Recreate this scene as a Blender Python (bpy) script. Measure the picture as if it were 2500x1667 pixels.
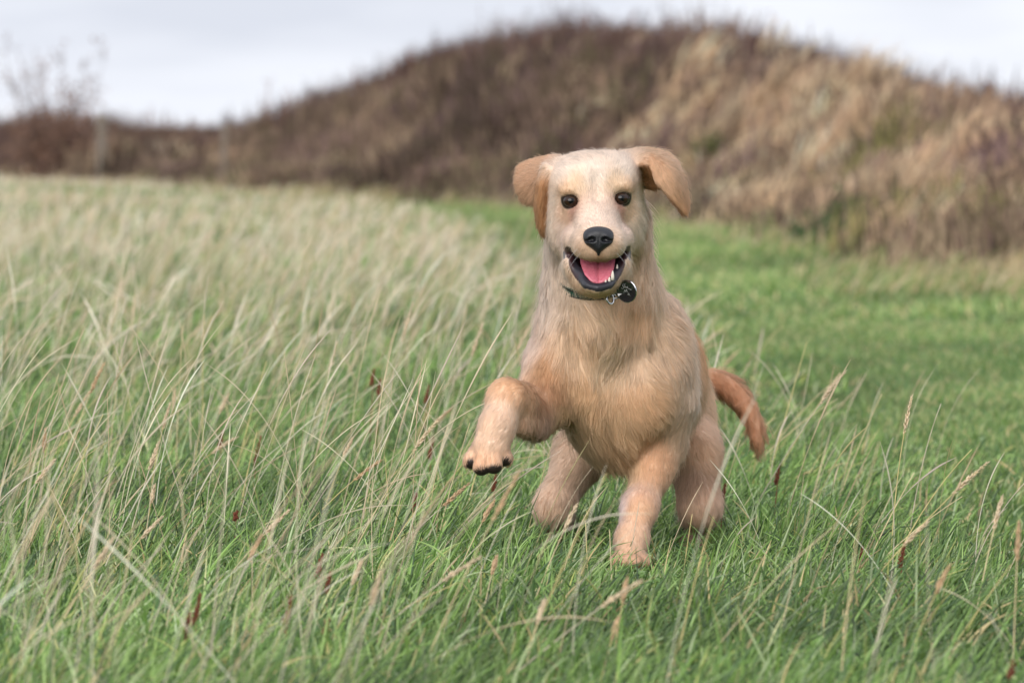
import bpy, bmesh, math, random
import numpy as np
from mathutils import Vector, Matrix, kdtree

for _o in list(bpy.data.objects):
    bpy.data.objects.remove(_o)
scene = bpy.context.scene
COL = scene.collection
rng = np.random.default_rng(7)
random.seed(7)

# ------------------------------------------------------------------ camera
CAM_H = 0.701
PITCH = 0.0384
FPX = 2500 * 200 / 36.0
cam_d = bpy.data.cameras.new('camera')
cam_d.lens = 200
cam_d.sensor_width = 36
cam_d.clip_start = 0.1
cam_d.clip_end = 3000
cam_d.dof.use_dof = True
cam_d.dof.focus_distance = 8.87
cam_d.dof.aperture_fstop = 8.4
cam_d.dof.aperture_blades = 9
cam = bpy.data.objects.new('camera', cam_d)
cam.location = (0, 0, CAM_H)
cam.rotation_euler = (math.pi / 2 - PITCH, 0, 0)
COL.objects.link(cam)
scene.camera = cam

# ------------------------------------------------------------------ world, sun, exposure
SUN_ELEV = math.radians(21)
SUN_AZ = math.radians(-158)     # from +Y towards +X: the bright part of the cloud stands behind the camera, to the left
world = bpy.data.worlds.new('World')
scene.world = world
world.use_nodes = True
nt = world.node_tree
nt.nodes.clear()
n_out = nt.nodes.new('ShaderNodeOutputWorld')
n_bg = nt.nodes.new('ShaderNodeBackground')
n_sky = nt.nodes.new('ShaderNodeTexSky')
n_sky.sky_type = 'NISHITA'
n_sky.sun_disc = False
n_sky.sun_elevation = SUN_ELEV
n_sky.sun_rotation = SUN_AZ
n_sky.air_density = 1.0
n_sky.dust_density = 2.0
n_bg.inputs['Strength'].default_value = 0.12
n_tc = nt.nodes.new('ShaderNodeTexCoord')
n_map = nt.nodes.new('ShaderNodeMapping')
n_map.inputs['Scale'].default_value = (5.0, 5.0, 26.0)
n_map.inputs['Location'].default_value = (0.35, 0.0, 1.8)
n_noise = nt.nodes.new('ShaderNodeTexNoise')
n_noise.inputs['Scale'].default_value = 1.5
n_noise.inputs['Detail'].default_value = 4.0
n_noise.inputs['Roughness'].default_value = 0.5
n_ramp = nt.nodes.new('ShaderNodeValToRGB')
n_ramp.color_ramp.elements[0].position = 0.36
n_ramp.color_ramp.elements[1].position = 0.64
n_ramp.color_ramp.elements[0].color = (4.2, 4.42, 4.98, 1)     # grey under side of the cloud
n_ramp.color_ramp.elements[1].color = (5.9, 6.05, 6.45, 1)      # thin bright cloud
n_mix = nt.nodes.new('ShaderNodeMix')
n_mix.data_type = 'RGBA'
n_mix.inputs['Factor'].default_value = 0.96                   # nearly closed cloud over the blue
nt.links.new(n_tc.outputs['Generated'], n_map.inputs['Vector'])
nt.links.new(n_map.outputs['Vector'], n_noise.inputs['Vector'])
nt.links.new(n_noise.outputs['Fac'], n_ramp.inputs['Fac'])
nt.links.new(n_sky.outputs['Color'], n_mix.inputs['A'])
# an overcast sky is brighter overhead than at the horizon (CIE overcast distribution, softened)
n_sep = nt.nodes.new('ShaderNodeSeparateXYZ')
n_cl = nt.nodes.new('ShaderNodeMath'); n_cl.operation = 'MAXIMUM'; n_cl.inputs[1].default_value = 0.0
n_mad = nt.nodes.new('ShaderNodeMath'); n_mad.operation = 'MULTIPLY_ADD'
n_mad.inputs[1].default_value = 0.40; n_mad.inputs[2].default_value = 1.0
n_sc = nt.nodes.new('ShaderNodeVectorMath'); n_sc.operation = 'SCALE'
nt.links.new(n_tc.outputs['Generated'], n_sep.inputs['Vector'])
nt.links.new(n_sep.outputs['Z'], n_cl.inputs[0])
nt.links.new(n_cl.outputs['Value'], n_mad.inputs[0])
nt.links.new(n_ramp.outputs['Color'], n_sc.inputs[0])
nt.links.new(n_mad.outputs['Value'], n_sc.inputs['Scale'])
nt.links.new(n_sc.outputs['Vector'], n_mix.inputs['B'])
nt.links.new(n_mix.outputs['Result'], n_bg.inputs['Color'])
nt.links.new(n_bg.outputs['Background'], n_out.inputs['Surface'])

sun_d = bpy.data.lights.new('sun', 'SUN')
sun_d.energy = 1.5
sun_d.angle = math.radians(45)
sun_d.color = (1.0, 0.96, 0.90)
sun = bpy.data.objects.new('sun', sun_d)
COL.objects.link(sun)
_sd = Vector((math.sin(SUN_AZ) * math.cos(SUN_ELEV), math.cos(SUN_AZ) * math.cos(SUN_ELEV), math.sin(SUN_ELEV)))
sun.rotation_euler = _sd.to_track_quat('Z', 'Y').to_euler()

vs = scene.view_settings
vs.view_transform = 'Standard'
vs.look = 'None'
vs.exposure = 0.58
vs.gamma = 1.0
scene.render.engine = 'CYCLES'
cy = scene.cycles
cy.use_denoising = True
try:
    cy.denoiser = 'OPENIMAGEDENOISE'
except Exception:
    pass
cy.max_bounces = 6
cy.diffuse_bounces = 4
cy.glossy_bounces = 2
cy.transmission_bounces = 4
cy.transparent_max_bounces = 6
cy.caustics_reflective = False
cy.caustics_refractive = False
scene.cycles_curves.shape = 'RIBBONS'
scene.cycles_curves.subdivisions = 2

# ------------------------------------------------------------------ helpers
def srgb(r, g, b, k=1.0):
    o = []
    for c in (r, g, b):
        c = c / 255.0
        c = c / 12.92 if c <= 0.04045 else ((c + 0.055) / 1.055) ** 2.4
        o.append(c * k)
    return tuple(o)

def W(px, py, Y):
    """a point of the place from its bearing in the photograph and its distance Y in metres"""
    u = (px - 1250.0) / FPX
    v = (833.5 - py) / FPX
    s = Y / (math.cos(PITCH) + v * math.sin(PITCH))
    return np.array((u * s, Y, CAM_H + s * (v * math.cos(PITCH) - math.sin(PITCH))))

def tag(o, label=None, cat=None, group=None, kind=None):
    if label: o['label'] = label
    if cat: o['category'] = cat
    if group: o['group'] = group
    if kind: o['kind'] = kind
    return o

def empty(name, loc=(0, 0, 0)):
    o = bpy.data.objects.new(name, None)
    o.location = loc
    o.empty_display_size = 0.05
    COL.objects.link(o)
    return o

def mesh_obj(name, verts, faces, mat=None, parent=None, smooth=True, colors=None, offset=None):
    me = bpy.data.meshes.new(name)
    verts = np.asarray(verts, dtype=np.float64)
    if offset is not None:
        verts = verts - np.asarray(offset)
    me.from_pydata(verts.tolist(), [], faces if isinstance(faces, list) else faces.tolist())
    if colors is not None:
        a = me.color_attributes.new('col', 'FLOAT_COLOR', 'POINT')
        c = np.ones((len(verts), 4), dtype=np.float32)
        c[:, :3] = colors
        a.data.foreach_set('color', c.ravel())
    me.update()
    if smooth:
        me.polygons.foreach_set('use_smooth', np.ones(len(me.polygons), dtype=bool))
    if mat: me.materials.append(mat)
    o = bpy.data.objects.new(name, me)
    COL.objects.link(o)
    if parent: o.parent = parent
    return o

def curves_obj(name, pts, rad, cols, mat, parent=None, offset=None, nrm=None):
    """pts (n,k,3), rad (n,k), cols (n,3) -> one hair-curves object"""
    n, k = pts.shape[:2]
    cu = bpy.data.hair_curves.new(name)
    cu.add_curves([k] * n)
    if offset is not None:
        pts = pts - np.asarray(offset)
    cu.attributes['position'].data.foreach_set('vector', np.ascontiguousarray(pts, dtype=np.float32).ravel())
    ra = cu.attributes.get('radius') or cu.attributes.new('radius', 'FLOAT', 'POINT')
    ra.data.foreach_set('value', np.ascontiguousarray(rad, dtype=np.float32).ravel())
    ca = cu.attributes.new('col', 'FLOAT_COLOR', 'CURVE')
    c = np.ones((n, 4), dtype=np.float32)
    c[:, :3] = cols
    ca.data.foreach_set('color', c.ravel())
    if nrm is not None:
        na = cu.attributes.new('nrm', 'FLOAT_VECTOR', 'CURVE')
        na.data.foreach_set('vector', np.ascontiguousarray(nrm, dtype=np.float32).ravel())
    cu.materials.append(mat)
    o = bpy.data.objects.new(name, cu)
    COL.objects.link(o)
    if parent: o.parent = parent
    return o

def fbm(p, seed=0, octaves=3, freq=1.0):
    """cheap smooth noise, about -1..1, on (n,d) points"""
    r = np.random.default_rng(seed)
    p = np.asarray(p, dtype=np.float64)
    out = np.zeros(len(p)); amp = 1.0; tot = 0.0
    for o in range(octaves):
        acc = np.zeros(len(p))
        for _ in range(5):
            k = r.normal(size=p.shape[1]); k /= np.linalg.norm(k) + 1e-9
            k *= freq * (0.6 + 0.9 * r.random()) * 2.2
            acc += np.sin(p @ k + r.random() * 6.283)
        out += amp * acc / 2.6; tot += amp
        amp *= 0.55; freq *= 2.1
    return np.clip(out / tot * 1.2, -1, 1)

def unit(v):
    return v / (np.linalg.norm(v, axis=-1, keepdims=True) + 1e-12)

def new_mat(name):
    m = bpy.data.materials.new(name)
    m.use_nodes = True
    return m, m.node_tree, m.node_tree.nodes['Principled BSDF']

def plain_mat(name, color, rough=0.6, metal=0.0, spec=0.5, noise=0.0, nscale=40.0):
    m, t, b = new_mat(name)
    b.inputs['Roughness'].default_value = rough
    b.inputs['Metallic'].default_value = metal
    b.inputs['Specular IOR Level'].default_value = spec
    if noise > 0:
        tc = t.nodes.new('ShaderNodeTexCoord')
        n = t.nodes.new('ShaderNodeTexNoise'); n.inputs['Scale'].default_value = nscale
        n.inputs['Detail'].default_value = 4
        r = t.nodes.new('ShaderNodeValToRGB')
        r.color_ramp.elements[0].color = (*[c * (1 - noise) for c in color], 1)
        r.color_ramp.elements[1].color = (*[min(1, c * (1 + noise)) for c in color], 1)
        r.color_ramp.elements[0].position = 0.3; r.color_ramp.elements[1].position = 0.7
        t.links.new(tc.outputs['Object'], n.inputs['Vector'])
        t.links.new(n.outputs['Fac'], r.inputs['Fac'])
        t.links.new(r.outputs['Color'], b.inputs['Base Color'])
    else:
        b.inputs['Base Color'].default_value = (*color, 1)
    return m

def attr_mat(name, rough=0.7, spec=0.2, translucent=0.0, attr='col', bump=0.0):
    m, t, b = new_mat(name)
    a = t.nodes.new('ShaderNodeAttribute'); a.attribute_name = attr
    b.inputs['Roughness'].default_value = rough
    b.inputs['Specular IOR Level'].default_value = spec
    t.links.new(a.outputs['Color'], b.inputs['Base Color'])
    if translucent > 0:
        tr = t.nodes.new('ShaderNodeBsdfTranslucent')
        t.links.new(a.outputs['Color'], tr.inputs['Color'])
        mx = t.nodes.new('ShaderNodeMixShader'); mx.inputs['Fac'].default_value = translucent
        t.links.new(b.outputs['BSDF'], mx.inputs[1]); t.links.new(tr.outputs['BSDF'], mx.inputs[2])
        t.links.new(mx.outputs['Shader'], t.nodes['Material Output'].inputs['Surface'])
    if bump > 0:
        tc = t.nodes.new('ShaderNodeTexCoord')
        n = t.nodes.new('ShaderNodeTexNoise'); n.inputs['Scale'].default_value = 300
        bp = t.nodes.new('ShaderNodeBump'); bp.inputs['Strength'].default_value = bump; bp.inputs['Distance'].default_value = 0.002
        t.links.new(tc.outputs['Object'], n.inputs['Vector'])
        t.links.new(n.outputs['Fac'], bp.inputs['Height']); t.links.new(bp.outputs['Normal'], b.inputs['Normal'])
    return m
N_G1, N_G2, N_G3 = 120000, 165000, 290000
N_T1, N_T2 = 90000, 230000
N_S1, N_S2, N_S3 = 1350, 6600, 19000
N_TUFT, N_PER = 6600, 36
FUR_DIFFUSE = 0.88; N_FUR = 260000
# ================================================================== the ground
BASE = np.array([(-30, 78), (-14, 70), (-5.6, 62), (-2.75, 55), (-.92, 48.5), (.80, 44.5), (1.33, 41), (1.9, 35), (2.32, 28), (2.75, 23), (4.5, 15), (9, 8), (22, 0)], float)
HR_X = [-30, -16, -5.8, -3.6, -3.0, -2.5, -1.8, -1.08, -.2, .93, 1.67, 2.3, 2.6, 3.0, 3.3, 3.75, 5, 9, 22]
HR_Z = [.25, .25, .34, .22, .24, .42, .72, .97, 1.12, 1.20, 1.10, .96, .88, .70, .55, .44, .40, .35, .3]
def bank(X, Y):
    """distance behind the foot of the bank (negative in front of it) and the height the bank reaches there"""
    P = np.stack([np.ravel(X), np.ravel(Y)], 1)
    best = np.full(len(P), 1e9); sgn = np.ones(len(P))
    for i in range(len(BASE) - 1):
        a, b = BASE[i], BASE[i + 1]; ab = b - a
        t = np.clip(((P - a) @ ab) / (ab @ ab), 0, 1)
        q = a + t[:, None] * ab
        d = np.linalg.norm(P - q, axis=1)
        s = -(ab[0] * (P[:, 1] - a[1]) - ab[1] * (P[:, 0] - a[0]))
        m = d < best
        best[m] = d[m]; sgn[m] = -np.sign(s)[m]
    return (best * sgn).reshape(np.shape(X)), np.interp(X, HR_X, HR_Z)
def sstep(x):
    x = np.clip(x, 0, 1); return x * x * (3 - 2 * x)
def hz(X, Y):
    X = np.asarray(X, float); Y = np.asarray(Y, float)
    d, h = bank(X, Y)
    z = h * sstep((d + .2) / 2.4) * (1 - .45 * sstep((d - 2.4) / 14))
    P = np.stack([X.ravel(), Y.ravel()], 1)
    far = np.clip((Y - 11) / 10, 0, 1)
    z = z + (.035 * fbm(P, 3, 2, .35).reshape(X.shape) + .05 * fbm(P, 4, 2, .09).reshape(X.shape)) * far
    z = z + np.clip((d + .3) / .6, 0, 1) * .10 * fbm(P, 8, 2, 1.4).reshape(X.shape)
    z = z - .022
    z = z + .11 * sstep((-X - 1.6) / 3.6) * sstep((Y - 16) / 26) * (1 - .6 * sstep((Y - 52) / 8))
    return z
XB_Y = [5, 8.7, 10.6, 14.7, 20, 30, 53, 60]
XB_X = [1.0, .80, .77, .60, .40, .00, -1.5, -2.4]
def short_side(X, Y):
    """>0 on the close-cropped turf, <0 in the long meadow grass"""
    return X - (np.interp(Y, XB_Y, XB_X) + .10 * np.sin(Y * 1.7) + .05 * np.sin(Y * 4.1 + 1))

gx = np.concatenate([-np.geomspace(400, 9, 18), np.linspace(-8.5, 8.5, 120), np.geomspace(9, 400, 18)])
gy = np.concatenate([np.linspace(-60, 3, 10), np.linspace(4, 75, 240), np.geomspace(77, 900, 22)])
GX, GY = np.meshgrid(gx, gy, indexing='ij')
GZ = hz(GX, GY)
gv = np.stack([GX, GY, GZ], -1).reshape(-1, 3)
ii = np.arange(len(gx) * len(gy)).reshape(len(gx), len(gy))
gf = np.stack([ii[:-1, :-1], ii[1:, :-1], ii[1:, 1:], ii[:-1, 1:]], -1).reshape(-1, 4)
bd, _ = bank(GX.ravel(), GY.ravel())
ss = short_side(GX.ravel(), GY.ravel())
kb = np.clip((bd + .3) / .5, 0, 1)[:, None]
ks = np.clip(ss / .3, 0, 1)[:, None]
gcol = np.array(srgb(74, 84, 50)) * (1 - ks) + np.array(srgb(84, 112, 62)) * ks
gcol = gcol * (1 - kb) + np.array(srgb(84, 70, 58)) * kb
m_ground, t_, b_ = new_mat('ground_soil')
a_ = t_.nodes.new('ShaderNodeAttribute'); a_.attribute_name = 'col'
tc_ = t_.nodes.new('ShaderNodeTexCoord'); no_ = t_.nodes.new('ShaderNodeTexNoise')
no_.inputs['Scale'].default_value = 9; no_.inputs['Detail'].default_value = 6
cr_ = t_.nodes.new('ShaderNodeValToRGB'); cr_.color_ramp.elements[0].color = (.55, .55, .55, 1); cr_.color_ramp.elements[1].color = (1.3, 1.3, 1.2, 1)
mu_ = t_.nodes.new('ShaderNodeMix'); mu_.data_type = 'RGBA'; mu_.blend_type = 'MULTIPLY'; mu_.inputs['Factor'].default_value = 1
t_.links.new(tc_.outputs['Object'], no_.inputs['Vector']); t_.links.new(no_.outputs['Fac'], cr_.inputs['Fac'])
t_.links.new(a_.outputs['Color'], mu_.inputs['A']); t_.links.new(cr_.outputs['Color'], mu_.inputs['B'])
t_.links.new(mu_.outputs['Result'], b_.inputs['Base Color'])
b_.inputs['Roughness'].default_value = .95; b_.inputs['Specular IOR Level'].default_value = .1
ground = mesh_obj('ground', gv, gf, m_ground, colors=gcol)
tag(ground, 'grassy ground rising to a low bank', 'ground', kind='structure')

# ================================================================== blades
def blade(X, Y, L, th0, th1, az, rad, K, prof, Z=None, sink=.004):
    """curved blades: th0 lean at the root, th1 extra lean at the tip, az heading of the lean (0 = +X)"""
    n = len(X)
    Z = hz(X, Y) if Z is None else Z
    s = np.linspace(0, 1, K)
    th = th0[:, None] + th1[:, None] * s[None] ** 1.5
    ds = (L / (K - 1))[:, None]
    st = np.sin(th); ct = np.cos(th)
    hx = np.concatenate([np.zeros((n, 1)), np.cumsum((st[:, 1:] + st[:, :-1]) / 2 * ds, 1)], 1)
    vz = np.concatenate([np.zeros((n, 1)), np.cumsum((ct[:, 1:] + ct[:, :-1]) / 2 * ds, 1)], 1)
    p = np.stack([X[:, None] + hx * np.cos(az)[:, None], Y[:, None] + hx * np.sin(az)[:, None], Z[:, None] - sink + vz], -1)
    return p, rad[:, None] * np.asarray(prof)[None]

def scatter(n, y0, y1, wk, wm, r):
    """n points in the wedge |X| < wk*Y + wm, even per area"""
    Y = y0 + (y1 - y0) * r.random(n * 2)
    keep = r.random(n * 2) < (wk * Y + wm) / (wk * y1 + wm)
    Y = Y[keep]
    X = (r.random(len(Y)) * 2 - 1) * (wk * Y + wm)
    return X[:n], Y[:n]

m_grass = attr_mat('grass_blade', rough=.36, spec=.5, translucent=.22)
m_straw = attr_mat('dry_stem', rough=.7, spec=.15, translucent=.2)
m_scrub = attr_mat('scrub', rough=.85, spec=.05, translucent=.15)

def pick(r, n, cols, w):
    i = r.choice(len(cols), n, p=np.array(w) / sum(w))
    return np.array([srgb(*c) for c in cols])[i]

def green(r, X, Y):
    n = len(X); P = np.stack([X, Y], 1)
    c = pick(r, n, [(86, 122, 56), (114, 150, 74), (138, 170, 102), (70, 102, 60), (158, 178, 140), (160, 168, 98), (206, 186, 140)], [26, 26, 16, 18, 8, 4, 3])
    t = 1 + .28 * fbm(P, 61, 3, 1.8) + .33 * r.normal(size=n)
    y = np.clip(.5 + .6 * fbm(P, 62, 2, .9), 0, 1)[:, None]
    c = c * (1 - .18 * y) + c * np.array((1.25, 1.05, .8)) * .18 * y
    g = c.mean(1, keepdims=True)
    c = (g + (c - g) * .88) * np.array((1.10, 1.06, .92))
    return np.clip(c * np.clip(t, .45, 1.7)[:, None], .01, .8)

GP = [1.0, 1.0, .85, .55, .08]
GP3 = [1.0, .8, .1]
FEET = [(.185, 8.98), (.30, 9.50), (.07, 9.50)]        # where the paws press the grass down
PTS = []; RAD = []; CLR = []
r = np.random.default_rng(101)
for (n, y0, y1, wk, wm, wid, wmin) in ((N_G1, 5.6, 13.5, .095, .35, .0018, .5), (N_G2, 13.5, 26, .125, .35, .0028, .5), (N_G3, 26, 66, .16, .3, .0060, .5)):
    X, Y = scatter(n, y0, y1, wk, wm, r)
    bdist, _ = bank(X, Y)
    m = (short_side(X, Y) < .12 * r.normal(size=len(X)) + .05) & (bdist < .15)
    X, Y = X[m], Y[m]; k = len(X)
    P = np.stack([X, Y], 1)
    tus = fbm(P, 71, 3, 1.6)
    L = (.104 + .032 * tus + .032 * r.normal(size=k)).clip(.04, .22) * np.clip(.9 + .15 * (Y - 9) / 12, .85, 1.1)
    edge = np.clip(-short_side(X, Y) / .35, .0, 1); L *= (.45 + .55 * edge) * np.clip(1 - (Y - 26) / 48, .45, 1)
    for fx, fy in FEET:
        L *= 1 - .56 * np.exp(-(((X - fx) / .10) ** 2 + ((Y - fy + .22) / .34) ** 2))
    az = r.normal(size=k) * 1.0 + .5 * fbm(P, 72, 2, 2.5) + np.where(r.random(k) < .12, math.pi, 0)
    th0 = np.abs(r.normal(size=k) * .32 + .46 + .25 * tus); th1 = (.70 + .40 * r.normal(size=k)).clip(0, 1.6)
    p, R = blade(X, Y, L, th0, th1, az, wid * (.55 + .8 * r.random(k)), 5, GP)
    PTS.append(p); RAD.append(R); CLR.append(green(r, X, Y))
o = curves_obj('meadow_grass', np.concatenate(PTS), np.concatenate(RAD), np.concatenate(CLR), m_grass)
tag(o, 'long green meadow grass leaning in the wind', 'grass', kind='stuff')

# close-cropped turf of the path on the right
PTS = []; RAD = []; CLR = []
for (n, y0, y1, wk, wm, wid) in ((N_T1, 7, 20, .16, .4, .0022), (N_T2, 20, 62, .20, .3, .0060)):
    X, Y = scatter(n, y0, y1, wk, wm, r)
    bdist, _ = bank(X, Y)
    m = (short_side(X, Y) > .10 * r.normal(size=len(X))) & (bdist < .25)
    X, Y = X[m], Y[m]; k = len(X); P = np.stack([X, Y], 1)
    tu = fbm(P, 75, 3, 1.1)
    L = (.031 + .012 * tu + .008 * r.normal(size=k)).clip(.012, .08) * np.where(Y > 20, 1.25, 1)
    bb = np.clip((bdist[m] + 1.4) / 1.4, 0, 1); L *= 1 + 1.6 * bb
    p, R = blade(X, Y, L, np.abs(r.normal(size=k) * .35), .6 + .4 * r.random(k), r.random(k) * 6.283, wid * (.6 + .8 * r.random(k)), 3, GP3)
    c = pick(r, k, [(98, 128, 66), (118, 146, 78), (138, 160, 98), (156, 164, 108), (194, 180, 134)], [26, 28, 20, 16, 9])
    g = c.mean(1, keepdims=True); c = (g + (c - g) * .88) * np.array((1.06, 1.05, .92))
    c = c * (1 + .36 * tu + .14 * r.normal(size=k)).clip(.4, 1.7)[:, None]
    PTS.append(p); RAD.append(R); CLR.append(np.clip(c, .01, .8))
o = curves_obj('short_turf', np.concatenate(PTS), np.concatenate(RAD), np.concatenate(CLR), m_grass)
tag(o, 'close-cropped bright green turf of the grass path', 'grass', kind='stuff')

# dry stems standing over the long grass
PTS = []; RAD = []; CLR = []
KS = 8
for (n, y0, y1, wk, wm, wid, lk) in ((N_S1, 5.6, 13, .10, .35, .00055, 1.0), (N_S2, 13, 28, .125, .35, .0010, .95), (N_S3, 28, 64, .13, .3, .0028, .80)):
    X, Y = scatter(n, y0, y1, wk, wm, r)
    bdist, _ = bank(X, Y)
    P = np.stack([X, Y], 1)
    den = .50 + .75 * fbm(P, 81, 3, 1.0) + np.clip((-X / Y) * 5 + .08, -.45, .45)
    sh = short_side(X, Y)
    m = (sh < -.02 + .10 * r.normal(size=len(X))) & (bdist < .3) & (r.random(len(X)) < den.clip(.08, 1))
    m &= ~((np.abs(X - .03 * Y + .05) < .33) & (Y > 5.5) & (Y < 9.2) & (r.random(len(X)) < .78))
    X, Y = X[m], Y[m]; k = len(X); P = np.stack([X, Y], 1)
    L = (.32 + .07 * r.normal(size=k) + .04 * fbm(P, 82, 2, 1.5)).clip(.10, .46) * lk
    L *= (.6 + .4 * np.clip(-sh[m] / .5, 0, 1)) * np.clip(1 - (Y - 26) / 45, .42, 1)
    az = r.normal(size=k) * .65 + np.where(r.random(k) < .10, 3.1, 0)
    L *= 1 - .5 * np.exp(-(((X - .2) / .25) ** 2 + ((Y - 8.5) / .6) ** 4))
    th0 = (.27 + .24 * r.normal(size=k)).clip(-.25, .95); th1 = (.45 + .30 * r.normal(size=k)).clip(-.1, 1.7)
    prof = np.array([1, .95, .9, .8, .75, 1.0, 1.2, .25])
    p, R = blade(X, Y, L, th0, th1, az, wid * (.6 + .7 * r.random(k)), KS, prof)
    hd = r.random(k) < .35
    R[hd, 5:7] *= 1.7
    c = pick(r, k, [(226, 210, 182), (212, 190, 160), (232, 220, 198), (194, 168, 138), (218, 200, 184), (190, 178, 130)], [30, 24, 24, 10, 10, 6])
    CLR.append(np.clip(c * (1 + .12 * r.normal(size=k))[:, None], .02, .85)); PTS.append(p); RAD.append(R)
o = curves_obj('dry_grass', np.concatenate(PTS), np.concatenate(RAD), np.concatenate(CLR), m_straw)
tag(o, 'pale straw-coloured dry grass stems over the meadow', 'dry grass', kind='stuff')

# ================================================================== scrub on the bank
def bank_scrub():
    r = np.random.default_rng(202)
    n = 60000
    X = r.uniform(-13, 14, n); Y = r.uniform(12, 74, n)
    d, h = bank(X, Y)
    m = (d > -.15) & (d < 5.0) & (X > -.15 * Y - .3) & (X < .21 * Y + .4)
    X, Y, d = X[m], Y[m], d[m]
    X, Y, d = X[:N_TUFT], Y[:N_TUFT], d[:N_TUFT]
    k = len(X); P = np.stack([X, Y], 1)
    q = d / 2.4
    brg = X / Y                                            # how far along the bank
    tan = np.clip((brg - .002) / .032, 0, 1) * np.clip(1.3 - 1.7 * np.abs(q - .33), 0, 1)
    nz = fbm(P, 91, 3, .9); nz2 = fbm(P, 92, 3, .7)
    pt = np.clip(tan * .85 + .35 * nz, .06, .95)
    kind = np.where(r.random(k) < pt, 1, 0)
    kind = np.where((nz2 > .5) & (r.random(k) < .5) & (brg > .02) & (q < .6), 2, kind)
    kind = np.where((q > .75) & (r.random(k) < .55), 3, kind)
    pts = []; rad = []; clr = []
    per = N_PER
    base = [None] * 4
    pal = {0: [(114, 96, 84), (98, 82, 72), (134, 112, 98), (82, 70, 62), (120, 98, 96), (152, 132, 110), (104, 96, 74)],
           1: [(208, 182, 150), (192, 162, 134), (216, 194, 164), (188, 160, 130)],
           2: [(124, 122, 74), (112, 112, 66), (140, 134, 86)],
           3: [(100, 80, 76), (106, 84, 76), (92, 76, 74), (116, 96, 84)]}
    for kd in range(4):
        s = np.where(kind == kd)[0]
        if not len(s): continue
        tc = pick(r, len(s), pal[kd], [1] * len(pal[kd])) * np.clip(1 + .28 * r.normal(size=len(s)), .4, 1.35)[:, None]
        hgt = {0: .26, 1: .30, 2: .22, 3: .34}[kd] * (.6 + .8 * r.random(len(s)) ** 1.5) * (1 + .35 * fbm(P[s], 95, 2, 1.6))
        spread = {0: .16, 1: .09, 2: .14, 3: .13}[kd]
        tx = np.repeat(X[s], per) + r.normal(size=len(s) * per) * spread
        ty = np.repeat(Y[s], per) + r.normal(size=len(s) * per) * spread
        N_ = len(tx)
        L = np.repeat(hgt, per) * (.5 + .7 * r.random(N_))
        if kd == 1:
            th0 = np.abs(.25 + .2 * r.normal(size=N_)); th1 = .6 + .5 * r.random(N_); az = r.normal(size=N_) * .7 + .2
        else:
            th0 = np.abs(.35 * r.normal(size=N_)); th1 = .4 * r.normal(size=N_); az = r.random(N_) * 6.283
        p, R = blade(tx, ty, L, th0, th1, az, np.full(N_, {0: .0075, 1: .0055, 2: .008, 3: .006}[kd]) * (.6 + .8 * r.random(N_)), 4, [1, 1, .8, .25])
        pts.append(p); rad.append(R)
        clr.append(np.clip(np.repeat(tc, per, 0) * (1 + .15 * r.normal(size=N_))[:, None], .01, .8))
    o = curves_obj('bank_scrub', np.concatenate(pts), np.concatenate(rad), np.concatenate(clr), m_scrub)
    tag(o, 'brown heather, bracken and tan dry grass covering the bank', 'scrub', kind='stuff')
bank_scrub()
# rough pale grass where the turf runs up to the bank
r = np.random.default_rng(303)
X = r.uniform(-9, 9, 400000); Y = r.uniform(12, 68, 400000)
d, _ = bank(X, Y); P = np.stack([X, Y], 1)
m = (d > -.75 - .5 * fbm(P, 97, 2, .8)) & (d < .5) & (X > -.15 * Y - .3) & (X < .21 * Y + .4) & (r.random(len(X)) < np.clip(.55 + .8 * fbm(P, 98, 3, 1.1) + .35 * d, .03, 1))
X, Y, d = X[m][:32000], Y[m][:32000], d[m][:32000]; k = len(X)
L = (.11 + .12 * np.clip((d + 1.0) / 1.0, 0, 1)) * (.6 + .7 * r.random(k))
p, R = blade(X, Y, L, np.abs(.35 + .2 * r.normal(size=k)), .6 + .4 * r.random(k), r.normal(size=k) * .7, .0038 * (.6 + .8 * r.random(k)), 5, GP)
c = pick(r, k, [(200, 180, 144), (186, 164, 126), (150, 152, 100), (120, 138, 82), (208, 192, 162)], [24, 20, 18, 20, 14])
o = curves_obj('rough_grass', p, R, np.clip(c * (1 + .15 * r.normal(size=k))[:, None], .01, .8), m_straw)
tag(o, 'pale rough grass along the foot of the bank', 'grass', kind='stuff')
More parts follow.
